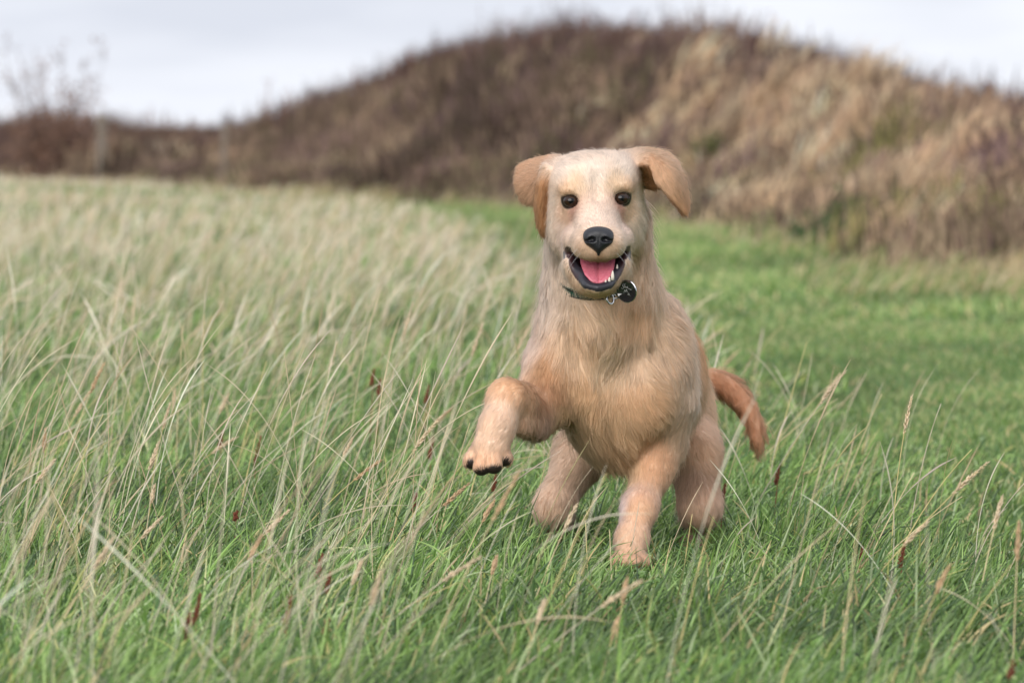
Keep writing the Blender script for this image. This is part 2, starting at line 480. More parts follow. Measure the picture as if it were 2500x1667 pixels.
# ================================================================== the dog
class Field:
    """signed distance field of the body, meshed into one continuous skin"""
    def __init__(s, lo, hi, h):
        s.lo = np.array(lo, float); s.h = h
        s.n = np.ceil((np.array(hi) - s.lo) / h).astype(int) + 1
        s.D = np.full(tuple(s.n), 0.2, dtype=np.float32)
    def box(s, lo, hi):
        a = np.maximum(np.floor((np.asarray(lo) - s.lo) / s.h).astype(int), 0)
        b = np.minimum(np.ceil((np.asarray(hi) - s.lo) / s.h).astype(int) + 1, s.n)
        sl = tuple(slice(a[i], b[i]) for i in range(3))
        ax = [(s.lo[i] + s.h * np.arange(a[i], b[i])).astype(np.float32) for i in range(3)]
        return sl, np.meshgrid(*ax, indexing='ij', sparse=True)
    def add(s, sl, d, k):
        a = s.D[sl]
        hh = np.maximum(k - np.abs(a - d), 0) / k
        s.D[sl] = np.minimum(a, d) - hh * hh * k * 0.25
    def sub(s, sl, d, k):
        a = s.D[sl]; d = -d
        hh = np.maximum(k - np.abs(a - d), 0) / k
        s.D[sl] = np.maximum(a, d) + hh * hh * k * 0.25
    def _ell(s, c, r, R=None, pad=0.04):
        c = np.asarray(c, float); r = np.asarray(r, float)
        m = r.max() if R is not None else r
        sl, (X, Y, Z) = s.box(c - m - pad, c + m + pad)
        X = X - c[0]; Y = Y - c[1]; Z = Z - c[2]
        if R is not None:
            X, Y, Z = [R[0][i] * X + R[1][i] * Y + R[2][i] * Z for i in range(3)]
        k0 = np.sqrt((X / r[0]) ** 2 + (Y / r[1]) ** 2 + (Z / r[2]) ** 2)
        k1 = np.sqrt((X / r[0] ** 2) ** 2 + (Y / r[1] ** 2) ** 2 + (Z / r[2] ** 2) ** 2) + 1e-9
        return sl, np.where(k0 < 1e-3, -r.min(), k0 * (k0 - 1) / k1)
    def ell(s, c, r, k=0.02, R=None): s.add(*s._ell(c, r, R), k)
    def cut(s, c, r, k=0.006, R=None): s.sub(*s._ell(c, r, R), k)
    def cone(s, a, b, ra, rb, k=0.02):
        a = np.asarray(a, float); b = np.asarray(b, float); m = max(ra, rb) + 0.04
        sl, (X, Y, Z) = s.box(np.minimum(a, b) - m, np.maximum(a, b) + m)
        ab = b - a
        t = np.clip(((X - a[0]) * ab[0] + (Y - a[1]) * ab[1] + (Z - a[2]) * ab[2]) / (ab @ ab), 0, 1)
        d = np.sqrt((X - a[0] - t * ab[0]) ** 2 + (Y - a[1] - t * ab[1]) ** 2 + (Z - a[2] - t * ab[2]) ** 2) - (ra + (rb - ra) * t)
        s.add(sl, d, k)
    def chain(s, pts, rad, k=0.02):
        for i in range(len(pts) - 1):
            s.cone(pts[i], pts[i + 1], rad[i], rad[i + 1], k)
    def sheet(s, P, thick, k=0.006):
        """P (m,3) dense points of a thin flap"""
        sl, (X, Y, Z) = s.box(P.min(0) - 0.02, P.max(0) + 0.02)
        G = np.stack(np.broadcast_arrays(X, Y, Z), -1)
        sh = G.shape[:3]; G = G.reshape(-1, 3)
        best = np.full(len(G), 9.0, np.float32)
        P32 = P.astype(np.float32)
        for i in range(0, len(P32), 60):
            q = P32[i:i + 60]
            d2 = ((G[:, None, :] - q[None]) ** 2).sum(-1).min(1)
            best = np.minimum(best, d2)
        s.add(sl, np.sqrt(best).reshape(sh) - thick, k)
    def mesh(s):
        D = s.D; S = D < 0
        c = lambda i, j, k: (slice(i, D.shape[0] - 1 + i), slice(j, D.shape[1] - 1 + j), slice(k, D.shape[2] - 1 + k))
        cnt = np.zeros(tuple(np.array(D.shape) - 1), np.uint8)
        cor = [(i, j, k) for i in (0, 1) for j in (0, 1) for k in (0, 1)]
        for q in cor: cnt += S[c(*q)]
        cells = np.argwhere((cnt > 0) & (cnt < 8))
        idx = np.full(cnt.shape, -1, np.int32)
        idx[tuple(cells.T)] = np.arange(len(cells))
        pos = np.zeros((len(cells), 3)); num = np.zeros(len(cells))
        for q in cor:
            for ax in range(3):
                if q[ax]: continue
                r = list(q); r[ax] = 1
                da = D[tuple((cells + q).T)].astype(float); db = D[tuple((cells + r).T)].astype(float)
                m = (da < 0) != (db < 0)
                t = da[m] / (da[m] - db[m])
                pp = np.tile(np.array(q, float), (m.sum(), 1)); pp[:, ax] += t
                pos[m] += pp; num[m] += 1
        V = s.lo + s.h * (cells + pos / num[:, None])
        F = []
        for ax in range(3):
            b1, b2 = (ax + 1) % 3, (ax + 2) % 3
            sa = [slice(None)] * 3; sb = [slice(None)] * 3
            sa[ax] = slice(0, -1); sb[ax] = slice(1, None)
            E = np.argwhere(S[tuple(sa)] != S[tuple(sb)])
            E = E[(E[:, b1] > 0) & (E[:, b2] > 0) & (E[:, b1] < D.shape[b1] - 1) & (E[:, b2] < D.shape[b2] - 1)]
            def cell(o1, o2):
                q = E.copy(); q[:, b1] += o1; q[:, b2] += o2
                return idx[tuple(q.T)]
            quad = np.stack([cell(-1, -1), cell(0, -1), cell(0, 0), cell(-1, 0)], 1)
            flip = ~S[tuple(E.T)]
            quad[flip] = quad[flip][:, ::-1]
            F.append(quad)
        return V, np.concatenate(F)

def patch(rows, nu=46, nv=26):
    """rows: control grid [u][v] of (px,py,Y); smooth surface points (nu,nv,3) by Catmull-Rom"""
    G = np.array([[W(*p) for p in r] for r in rows])
    def interp(A, n):
        m = len(A); t = np.linspace(0, m - 1, n); i = np.minimum(t.astype(int), m - 2); f = t - i
        A4 = lambda j: A[np.clip(j, 0, m - 1)]
        p0, p1, p2, p3 = A4(i - 1), A4(i), A4(i + 1), A4(i + 2)
        f = f.reshape(-1, *([1] * (A.ndim - 1)))
        return 0.5 * (2 * p1 + (p2 - p0) * f + (2 * p0 - 5 * p1 + 4 * p2 - p3) * f ** 2 + (3 * p1 - p0 - 3 * p2 + p3) * f ** 3)
    B = interp(G, nu)
    return np.swapaxes(interp(np.swapaxes(B, 0, 1), nv), 0, 1)

F = Field((-0.115, 8.70, -0.045), (0.445, 9.80, 0.72), 0.0030)

# --- trunk
F.ell(W(1496, 895, 9.15), (.089, .125, .138), .04)
F.ell(W(1508, 1010, 9.14), (.074, .105, .070), .05)
F.ell(W(1520, 1070, 9.16), (.046, .085, .045), .04)
F.ell(W(1562, 925, 9.36), (.108, .240, .128), .05)
F.ell(W(1572, 950, 9.60), (.100, .150, .110), .05)
# --- neck
F.cone(W(1458, 540, 8.99), W(1470, 770, 9.075), .074, .088, .03)
F.ell(W(1474, 750, 9.06), (.088, .085, .085), .04)
# --- shoulders
F.ell(W(1368, 870, 9.085), (.043, .075, .082), .03)
F.ell(W(1618, 885, 9.12), (.052, .085, .105), .04)
F.ell(W(1560, 960, 9.06), (.045, .045, .060), .04)
F.ell(W(1430, 930, 9.06), (.040, .045, .055), .04)
# --- furrows between neck, shoulders and breastbone
def groove(a, b, r, k):
    a = np.asarray(a); b = np.asarray(b); m = r + .05
    sl, (X, Y, Z) = F.box(np.minimum(a, b) - m, np.maximum(a, b) + m)
    ab = b - a
    t = np.clip(((X - a[0]) * ab[0] + (Y - a[1]) * ab[1] + (Z - a[2]) * ab[2]) / (ab @ ab), 0, 1)
    F.sub(sl, np.sqrt((X - a[0] - t * ab[0]) ** 2 + (Y - a[1] - t * ab[1]) ** 2 + (Z - a[2] - t * ab[2]) ** 2) - r, k)
groove(W(1372, 770, 8.965), W(1425, 950, 8.985), .010, .035)
groove(W(1572, 780, 8.975), W(1556, 930, 8.985), .010, .035)
groove(W(1492, 950, 8.985), W(1505, 1060, 9.015), .008, .035)
# --- standing fore leg
F.chain([W(1628, 980, 9.12), W(1612, 1085, 9.13), W(1592, 1150, 9.10), W(1561, 1240, 9.05), W(1542, 1316, 9.02)], [.045, .033, .0255, .0220, .0220], .03)
F.chain([W(1542, 1316, 9.02), W(1537, 1360, 8.985)], [.0230, .022], .02)
for tx, ty in ((1506, 8.975), (1526, 8.955), (1549, 8.955), (1571, 8.978)):
    F.ell(W(tx, 1372, ty), (.0125, .021, .0125), .008)
# --- raised fore leg
F.chain([W(1350, 900, 9.08), W(1318, 985, 9.075), W(1302, 1022, 9.05)], [.046, .035, .028], .03)
F.chain([W(1302, 1022, 9.05), W(1262, 978, 8.96), W(1238, 972, 8.92)], [.027, .0265, .0265], .02)
F.chain([W(1238, 972, 8.92), W(1214, 1040, 8.885), W(1198, 1092, 8.87)], [.0265, .0240, .0285], .02)
F.chain([W(1294, 1032, 9.0), W(1268, 1036, 8.93)], [.022, .012], .02)
for tx, ty, py in ((1152, 8.868, 1124), (1175, 8.846, 1140), (1206, 8.846, 1136), (1230, 8.866, 1118)):
    F.cone(W(0.5 * tx + 600, 1092, ty + .015), W(tx, py, ty), .0145, .0138, .0035)
# --- hind legs
F.chain([W(1655, 985, 9.55), W(1690, 1100, 9.46), W(1708, 1232, 9.41)], [.058, .042, .031], .03)
F.chain([W(1708, 1235, 9.41), W(1702, 1262, 9.52), W(1698, 1268, 9.58)], [.030, .022, .018], .02)
F.chain([W(1698, 1266, 9.58), W(1694, 1320, 9.56), W(1690, 1334, 9.51)], [.018, .018, .020], .015)
F.chain([W(1475, 1010, 9.55), W(1420, 1105, 9.47), W(1352, 1235, 9.41)], [.054, .039, .0275], .03)
F.chain([W(1352, 1235, 9.41), W(1358, 1262, 9.52), W(1360, 1266, 9.57)], [.026, .021, .018], .02)
F.chain([W(1360, 1266, 9.57), W(1358, 1320, 9.55), W(1354, 1334, 9.50)], [.018, .018, .020], .015)
for cx in (1690, 1354):
    for dx, yy in ((-22, 9.50), (-8, 9.485), (8, 9.485), (22, 9.50)):
        F.ell(W(cx + dx, 1340, yy), (.011, .018, .011), .007)
# --- tail
TAILP = [W(1660, 935, 9.66), W(1722, 930, 9.67), W(1772, 945, 9.65), W(1812, 980, 9.62), W(1842, 1035, 9.60), W(1850, 1090, 9.59)]
def crom(P, n):
    P = np.asarray(P); m = len(P); t = np.linspace(0, m - 1, n); i = np.minimum(t.astype(int), m - 2); f = (t - i)[:, None]
    q = lambda j: P[np.clip(j, 0, m - 1)]
    return .5 * (2 * q(i) + (q(i + 1) - q(i - 1)) * f + (2 * q(i - 1) - 5 * q(i) + 4 * q(i + 1) - q(i + 2)) * f ** 2 + (3 * q(i) - q(i - 1) - 3 * q(i + 1) + q(i + 2)) * f ** 3)
TAILS = crom(TAILP, 22)
F.chain(TAILS, list(np.interp(np.linspace(0, 1, 22), [0, .2, .6, 1], [.022, .017, .012, .005])), .010)
# --- head: skull, cheeks, lower jaw
F.ell(W(1453, 466, 8.915), (.0625, .074, .052), .02)
F.ell(W(1397, 442, 8.905), (.030, .050, .036), .03)
F.ell(W(1511, 437, 8.905), (.030, .050, .036), .03)
F.ell(W(1453, 422, 8.915), (.034, .040, .020), .03)
F.ell(W(1453, 440, 8.885), (.052, .052, .035), .02)
F.ell(W(1453, 500, 8.892), (.0565, .052, .050), .02)
F.ell(W(1384, 548, 8.925), (.030, .050, .048), .03)
F.ell(W(1527, 543, 8.925), (.031, .050, .048), .03)
F.ell(W(1457, 638, 8.872), (.0515, .082, .049), .02)
F.ell(W(1458, 684, 8.845), (.031, .066, .024), .016)
# the open mouth
F.cut(W(1458, 632, 8.795), (.0455, .066, .0425), .006)
F.cut(W(1459, 612, 8.83), (.050, .060, .022), .006)
LIP = [W(1383, 606, 8.868), W(1391, 641, 8.846), W(1422, 674, 8.822), W(1436, 697, 8.800), W(1459, 704, 8.792), W(1482, 698, 8.800), W(1495, 676, 8.820), W(1523, 641, 8.846), W(1534, 603, 8.868)]
F.chain(LIP, [.0055, .0082, .0080, .0064, .0060, .0064, .0080, .0082, .0055], .006)
# muzzle over it
F.cone(W(1456, 512, 8.862), W(1461, 578, 8.790), .040, .030, .02)
F.ell(W(1461, 585, 8.795), (.036, .032, .024), .012)
F.ell(W(1429, 596, 8.800), (.0215, .034, .0225), .010)
F.ell(W(1494, 594, 8.800), (.0215, .034, .0225), .010)
F.ell(W(1461, 614, 8.786), (.024, .020, .0145), .010)
F.ell(W(1404, 585, 8.842), (.018, .034, .020), .014)
F.ell(W(1517, 582, 8.842), (.018, .034, .020), .014)
# brows and sockets
F.ell(W(1400, 465, 8.853), (.021, .015, .012), .012)
F.ell(W(1512, 458, 8.853), (.021, .015, .012), .012)
groove(W(1456, 490, 8.822), W(1454, 430, 8.832), .002, .016)
EYES = [W(1394.5, 491, 8.852), W(1517.5, 484.5, 8.852)]
for e in EYES:
    F.cut(e + np.array((0, -.012, 0)), (.0115, .013, .0095), .010)
    F.ell(e + np.array((0, .004, 0)), (.0145, .011, .0125), .006)
# --- ears
EAR_R = patch([[(1545, 402, 8.905), (1530, 384, 8.925), (1506, 380, 8.955)],
               [(1588, 402, 8.870), (1590, 382, 8.895), (1570, 370, 8.955)],
               [(1607, 442, 8.862), (1632, 410, 8.880), (1632, 382, 8.955)],
               [(1638, 480, 8.868), (1652, 450, 8.882), (1662, 428, 8.945)],
               [(1668, 516, 8.885), (1672, 510, 8.890), (1676, 500, 8.910)]])
EAR_R2 = patch([[(1556, 405, 8.905), (1560, 428, 8.925), (1565, 452, 8.935)],
                [(1580, 404, 8.885), (1584, 428, 8.915), (1584, 456, 8.935)],
                [(1596, 416, 8.872), (1602, 436, 8.905), (1606, 456, 8.915)]], 30, 20)
EAR_L = patch([[(1388, 388, 8.94), (1366, 396, 8.93), (1350, 412, 8.91)],
               [(1345, 386, 8.965), (1326, 402, 8.945), (1330, 425, 8.91)],
               [(1300, 395, 8.985), (1290, 430, 8.955), (1316, 455, 8.92)],
               [(1270, 412, 8.990), (1272, 455, 8.965), (1308, 488, 8.935)],
               [(1266, 446, 8.985), (1280, 480, 8.970), (1301, 496, 8.95)]])
EAR_L2 = patch([[(1330, 402, 8.905), (1338, 405, 8.90), (1345, 412, 8.90)],
                [(1316, 450, 8.910), (1324, 450, 8.898), (1333, 455, 8.905)],
                [(1312, 500, 8.920), (1320, 500, 8.905), (1331, 502, 8.915)],
                [(1318, 545, 8.930), (1323, 545, 8.918), (1332, 542, 8.925)],
                [(1327, 566, 8.935), (1329, 566, 8.930), (1332, 564, 8.935)]])
for E_ in (EAR_R, EAR_R2, EAR_L, EAR_L2):
    F.sheet(E_.reshape(-1, 3), .0034, .008)

BV, BF = F.mesh()
# light relaxing of the skin
_e = np.concatenate([BF[:, [0, 1]], BF[:, [1, 2]], BF[:, [2, 3]], BF[:, [3, 0]]])
for _ in range(2):
    acc = np.zeros_like(BV); cn = np.zeros(len(BV))
    np.add.at(acc, _e[:, 0], BV[_e[:, 1]]); np.add.at(cn, _e[:, 0], 1)
    BV = BV * 0.5 + 0.5 * acc / cn[:, None]
# keep the one closed body, drop specks
def _biggest(V, Fc):
    lab = np.arange(len(V))
    while True:
        m = lab[Fc].min(1)
        new = lab.copy()
        for c in range(4): np.minimum.at(new, Fc[:, c], m)
        new = new[new]
        if (new == lab).all(): break
        lab = new
    u, c = np.unique(lab, return_counts=True)
    keep = lab == u[c.argmax()]
    mp = np.cumsum(keep) - 1
    return V[keep], mp[Fc[keep[Fc[:, 0]]]]
BV, BF = _biggest(BV, BF)
_fn = np.cross(BV[BF[:, 2]] - BV[BF[:, 0]], BV[BF[:, 3]] - BV[BF[:, 1]])
BN = np.zeros_like(BV)
for _c in range(4): np.add.at(BN, BF[:, _c], _fn)
BN = unit(BN)

# --- coat: colour (sRGB, some light and shade painted in), length in mm, lie of the hair (right, down, away) at points of the body
COAT = [
 (1460, 545, 8.79, (230, 203, 180), 4, (0, -.6, .8)), (1460, 500, 8.84, (230, 205, 182), 5, (0, -.8, .5)),
 (1453, 430, 8.84, (238, 218, 198), 8, (0, -.7, .7)), (1390, 430, 8.86, (236, 215, 196), 9, (-.5, -.5, .7)),
 (1515, 425, 8.86, (240, 220, 200), 9, (.5, -.5, .7)), (1453, 378, 8.91, (236, 210, 186), 12, (0, -.25, 1)),
 (1400, 384, 8.92, (230, 203, 178), 13, (-.4, -.35, 1)), (1505, 380, 8.92, (232, 205, 180), 13, (.4, -.35, 1)),
 (1408, 460, 8.845, (222, 192, 158), 6, (-.3, -.8, .4)), (1507, 453, 8.845, (224, 194, 160), 6, (.3, -.8, .4)),
 (1392, 468, 8.85, (204, 164, 126), 5, (-.5, -.7, .4)), (1522, 461, 8.85, (208, 168, 130), 5, (.5, -.7, .4)),
 (1409, 512, 8.845, (186, 138, 116), 5, (-.1, .6, .6)), (1508, 508, 8.845, (186, 136, 114), 5, (.1, .6, .6)),
 (1385, 520, 8.86, (206, 170, 142), 6, (-.3, .6, .6)), (1532, 515, 8.86, (214, 180, 148), 6, (.3, .6, .6)),
 (1358, 490, 8.89, (228, 204, 182), 9, (-.5, .3, .8)), (1552, 480, 8.89, (236, 212, 188), 9, (.5, .3, .8)),
 (1350, 545, 8.90, (230, 206, 184), 15, (-.5, .6, .6)), (1560, 540, 8.90, (238, 214, 190), 15, (.5, .6, .6)),
 (1425, 560, 8.82, (228, 200, 178), 5, (-.5, -.1, .8)), (1497, 556, 8.82, (232, 205, 184), 5, (.5, -.1, .8)),
 (1415, 598, 8.79, (226, 198, 174), 5, (-.6, .2, .7)), (1505, 595, 8.79, (234, 206, 182), 5, (.6, .2, .7)),
 (1461, 630, 8.772, (166, 130, 98), 6, (0, 1, -.1)), (1432, 616, 8.772, (206, 172, 142), 5, (-.3, .8, .3)), (1490, 614, 8.772, (206, 172, 142), 5, (.3, .8, .3)),
 (1380, 570, 8.87, (230, 205, 188), 9, (-.6, .5, .7)), (1548, 565, 8.87, (240, 215, 192), 9, (.6, .5, .7)),
 (1372, 640, 8.87, (234, 210, 186), 13, (-.4, .7, .5)), (1548, 640, 8.87, (234, 202, 170), 13, (.4, .7, .5)),
 (1400, 700, 8.83, (230, 194, 160), 9, (-.2, .7, .6)), (1512, 700, 8.83, (230, 192, 158), 8, (.2, .7, .6)),
 (1458, 722, 8.80, (228, 194, 158), 9, (0, .7, .7)), (1458, 735, 8.86, (214, 182, 148), 14, (0, .6, .8)),  # chin painted lighter to offset the muzzle's shade
 (1590, 600, 8.96, (232, 198, 166), 32, (.5, .7, .3)), (1335, 620, 8.96, (230, 208, 188), 28, (-.45, .8, .3)), (1340, 680, 8.97, (230, 206, 184), 28, (-.4, 1, .2)), (1600, 660, 8.99, (228, 194, 162), 32, (.45, 1, .2)),
 (1578, 515, 8.96, (232, 198, 168), 26, (.6, .6, .3)), (1340, 560, 8.95, (230, 204, 180), 22, (-.6, .6, .3)),
 (1330, 750, 9.00, (228, 204, 184), 22, (-.2, 1, .2)), (1610, 720, 9.03, (224, 190, 158), 26, (.3, 1, .2)),
 (1460, 790, 8.98, (230, 198, 166), 28, (.05, 1, .03)), (1540, 770, 8.99, (214, 172, 134), 26, (-.12, 1, .03)),
 (1400, 850, 9.00, (228, 194, 160), 24, (.25, 1, 0)), (1545, 850, 9.00, (224, 190, 158), 24, (-.2, 1, 0)),
 (1485, 880, 8.99, (246, 216, 180), 42, (0, 1, -.03)), (1440, 840, 8.99, (240, 204, 166), 34, (.3, 1, 0)), (1520, 870, 8.99, (240, 206, 170), 34, (-.25, 1, 0)), (1430, 960, 9.00, (196, 158, 118), 22, (.25, 1, 0)),  # bib painted lighter to make up for the head's shadow
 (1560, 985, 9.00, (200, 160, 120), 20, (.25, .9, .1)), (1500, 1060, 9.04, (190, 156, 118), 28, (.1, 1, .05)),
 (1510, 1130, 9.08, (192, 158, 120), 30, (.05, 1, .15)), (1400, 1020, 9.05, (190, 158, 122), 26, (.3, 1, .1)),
 (1300, 850, 9.05, (218, 190, 170), 14, (-.3, 1, .2)), (1340, 900, 9.03, (200, 156, 114), 14, (-.1, 1, 0)),
 (1640, 870, 9.10, (216, 184, 154), 16, (.2, 1, .3)), (1660, 960, 9.12, (222, 194, 168), 18, (.25, 1, .3)),
 (1640, 1040, 9.10, (206, 172, 140), 16, (.1, 1, .2)),
 (1700, 800, 9.30, (206, 154, 108), 18, (.3, .5, .9)), (1725, 890, 9.42, (208, 160, 114), 18, (.2, .6, .9)),
 (1735, 960, 9.52, (214, 176, 138), 18, (.2, 1, .3)), (1600, 780, 9.4, (206, 154, 108), 22, (.1, .2, 1)),
 (1600, 800, 9.6, (200, 146, 100), 22, (.1, .3, 1)), (1450, 820, 9.4, (206, 156, 112), 20, (-.3, .4, .9)),
 (1605, 1110, 9.07, (206, 160, 120), 11, (-.3, 1, 0)), (1555, 1240, 9.02, (210, 166, 128), 9, (-.25, 1, 0)),
 (1520, 1240, 9.04, (212, 188, 178), 9, (-.2, 1, .2)), (1540, 1320, 8.99, (216, 178, 144), 8, (0, .8, -.5)), (1540, 1360, 8.95, (214, 172, 138), 6, (0, .3, -.9)),  # first point: pale sky light painted on the leg's left edge
 (1258, 935, 8.92, (212, 166, 124), 10, (-.6, .6, -.3)), (1215, 1020, 8.87, (222, 188, 158), 9, (-.35, 1, -.3)),
 (1195, 1080, 8.85, (224, 188, 156), 8, (-.3, 1, -.3)), (1185, 1120, 8.84, (218, 172, 134), 8, (-.1, 1, -.2)),
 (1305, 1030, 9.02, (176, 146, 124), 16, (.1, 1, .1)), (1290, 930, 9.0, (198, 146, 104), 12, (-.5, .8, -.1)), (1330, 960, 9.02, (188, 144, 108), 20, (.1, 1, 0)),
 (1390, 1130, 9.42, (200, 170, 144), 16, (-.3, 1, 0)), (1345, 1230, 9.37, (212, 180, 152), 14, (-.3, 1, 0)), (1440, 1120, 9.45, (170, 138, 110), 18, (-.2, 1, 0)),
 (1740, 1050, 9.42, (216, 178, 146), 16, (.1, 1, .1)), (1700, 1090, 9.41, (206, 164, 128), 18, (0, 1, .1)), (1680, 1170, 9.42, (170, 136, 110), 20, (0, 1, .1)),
 (1725, 1230, 9.36, (212, 176, 146), 16, (.05, 1, .1)), (1700, 1330, 9.55, (180, 150, 128), 9, (0, 1, 0)),
]
CP = np.array([W(*c[:3]) for c in COAT])
CC = np.array([srgb(*c[3], k=1.34) for c in COAT])
_g = CC.mean(1, keepdims=True)
CC = (_g + (CC - _g) * .87) * np.array((1.0, 1.0, 1.02))
CC = CC * np.minimum(1, .92 / CC.max(1, keepdims=True))                  # albedo of the coat, a little greyer than its look in a pile
CL = np.array([c[4] * .001 for c in COAT])
CLF = np.array([.28 if c[1] < 400 else .52 if (c[4] >= 18 and c[1] < 700) else .30 if c[4] >= 30 else .16 if c[1] < 600 else .20 for c in COAT])
CDv = unit(np.array([(c[5][0], c[5][2], -c[5][1]) for c in COAT], float))

TAILC = crom(TAILP, 70)
TAILT = unit(np.gradient(TAILC, axis=0))

def near(P, Q, chunk=4000):
    d = np.empty(len(P)); ix = np.empty(len(P), int)
    for i in range(0, len(P), chunk):
        dd = ((P[i:i + chunk, None] - Q[None]) ** 2).sum(-1)
        ix[i:i + chunk] = dd.argmin(1); d[i:i + chunk] = np.sqrt(dd.min(1))
    return d, ix

EARS = [(EAR_R, (224, 184, 150), 14), (EAR_R2, (196, 146, 104), 16), (EAR_L, (212, 170, 138), 14), (EAR_L2, (196, 148, 108), 11)]
def coat(P, N):
    w = np.empty((len(P), len(CP)))
    for i in range(0, len(P), 20000):
        d2 = ((P[i:i + 20000, None] - CP[None]) ** 2).sum(-1)
        w[i:i + 20000] = 1.0 / (d2 + 1e-4) ** 2.2
    w /= w.sum(1, keepdims=True)
    col = w @ CC; ln = w @ CL; dr = w @ CDv; lf = w @ CLF
    # tail
    d, ix = near(P, TAILC[10:])
    m = np.clip((.040 - d) / .015, 0, 1) * np.clip((P[:, 0] - W(1722, 0, 9.6)[0]) / .015, 0, 1) * (P[:, 1] > 9.5)
    m0 = m
    tcol = np.array(srgb(214, 162, 126))
    col = col * (1 - m[:, None]) + tcol * m[:, None]
    tpar = ix / (len(TAILC) - 10)
    ln = ln * (1 - m) + (.036 - .008 * tpar) * m
    dr = dr * (1 - m[:, None]) + (TAILT[10:][ix] + np.array((-.05, 0, -.35))) * m[:, None]
    # ears
    for E_, c_, l_ in EARS:
        Q = E_[::2, ::2].reshape(-1, 3)
        tu = unit(np.gradient(E_, axis=0)[::2, ::2].reshape(-1, 3))
        sel = np.where(((P > Q.min(0) - .012) & (P < Q.max(0) + .012)).all(1))[0]
        if not len(sel): continue
        d, ix = near(P[sel], Q)
        nu_ = E_[::2].shape[0]; uu = (ix // E_[:, ::2].shape[1]) / (nu_ - 1)
        m = np.clip((.0095 - d) / .004, 0, 1) * np.clip(uu / .25 + .1, 0, 1)
        cc = np.repeat(np.array(srgb(*c_))[None], len(sel), 0)
        tipc = np.array(srgb(206, 152, 108))
        tw = np.clip((uu - .6) / .4, 0, 1)[:, None] * .7
        if E_ is EAR_R: cc = cc * (1 - tw) + tipc * tw
        col[sel] = col[sel] * (1 - m[:, None]) + cc * m[:, None]
        ln[sel] = ln[sel] * (1 - m) + l_ * .001 * m
        dr[sel] = dr[sel] * (1 - m[:, None]) + tu[ix] * m[:, None]
        lf[sel] = lf[sel] * (1 - m) + .34 * m
    lf = lf * (1 - m0) + .40 * m0
    return col, ln, unit(dr), lf

LIPC = np.concatenate([np.linspace(LIP[i], LIP[i + 1], 8) for i in range(len(LIP) - 1)])
NOSE_C = W(1461, 584, 8.757)
def bare(P):
    """colour of naked skin and how bare it is: lips, mouth, eye rims, pads"""
    b = np.zeros(len(P)); col = np.zeros((len(P), 3))
    def put(m, c):
        nonlocal b, col
        m = np.clip(m, 0, 1)
        col = col * (1 - m[:, None]) + np.array(c)[None] * m[:, None]
        b = np.maximum(b, m)
    # mouth lining
    for (c0, r0) in ((W(1458, 632, 8.795), (.0475, .066, .0425)), (W(1459, 612, 8.83), (.050, .060, .022))):
        k0 = np.sqrt((((P - c0) / np.array(r0)) ** 2).sum(1))
        low = P[:, 2] < W(0, 600, 8.8)[2]
        deep = (P[:, 1] > 8.80) | (P[:, 2] < W(0, 645, 8.8)[2])
        put(np.clip((1.10 - k0) / .04, 0, 1) * low * deep, (.055, .022, .024))
    d, ix = near(P, LIPC)
    inner = P[:, 2] > LIPC[ix][:, 2] - .0052
    put(np.clip((.0118 - d) / .003, 0, 1) * inner, (.028, .026, .034))
    for e in EYES:
        d = np.sqrt((((P - e) / np.array((1.26, 1, .94))) ** 2).sum(1))
        put(np.clip((.0162 - d) / .003, 0, 1), (.022, .013, .011))
    # nose seat
    d = np.sqrt((((P - NOSE_C) / np.array((1.0, 1.2, .9))) ** 2).sum(1))
    put(np.clip((.0215 - d) / .003, 0, 1), (.012, .012, .015))
    # toe tips of the raised paw
    tips = np.array([W(1157, 1138, 8.858), W(1177, 1153, 8.842), W(1208, 1149, 8.842), W(1229, 1133, 8.858)])
    d, _ = near(P, tips)
    put(np.clip((.0165 - d) / .004, 0, 1), (.022, .013, .012))
    return b, col

dog = empty('dog', (0.20, 9.2, 0.0))
DOG0 = np.array(dog.location)
tag(dog, 'young golden dog bounding through the grass with one front paw raised', 'dog')
v_col, v_len, v_dir, v_lift = coat(BV, BN)
v_bare, v_bcol = bare(BV)
skin_col = v_col * .95 * (1 - v_bare[:, None]) + v_bcol * v_bare[:, None]
m_skin, t_, b_ = new_mat('dog_skin')
a_ = t_.nodes.new('ShaderNodeAttribute'); a_.attribute_name = 'col'
t_.links.new(a_.outputs['Color'], b_.inputs['Base Color'])
b_.inputs['Roughness'].default_value = 0.42
body = mesh_obj('body', BV, BF, m_skin, dog, colors=skin_col, offset=DOG0)
body['label'] = 'cream and tan furry body of the dog'
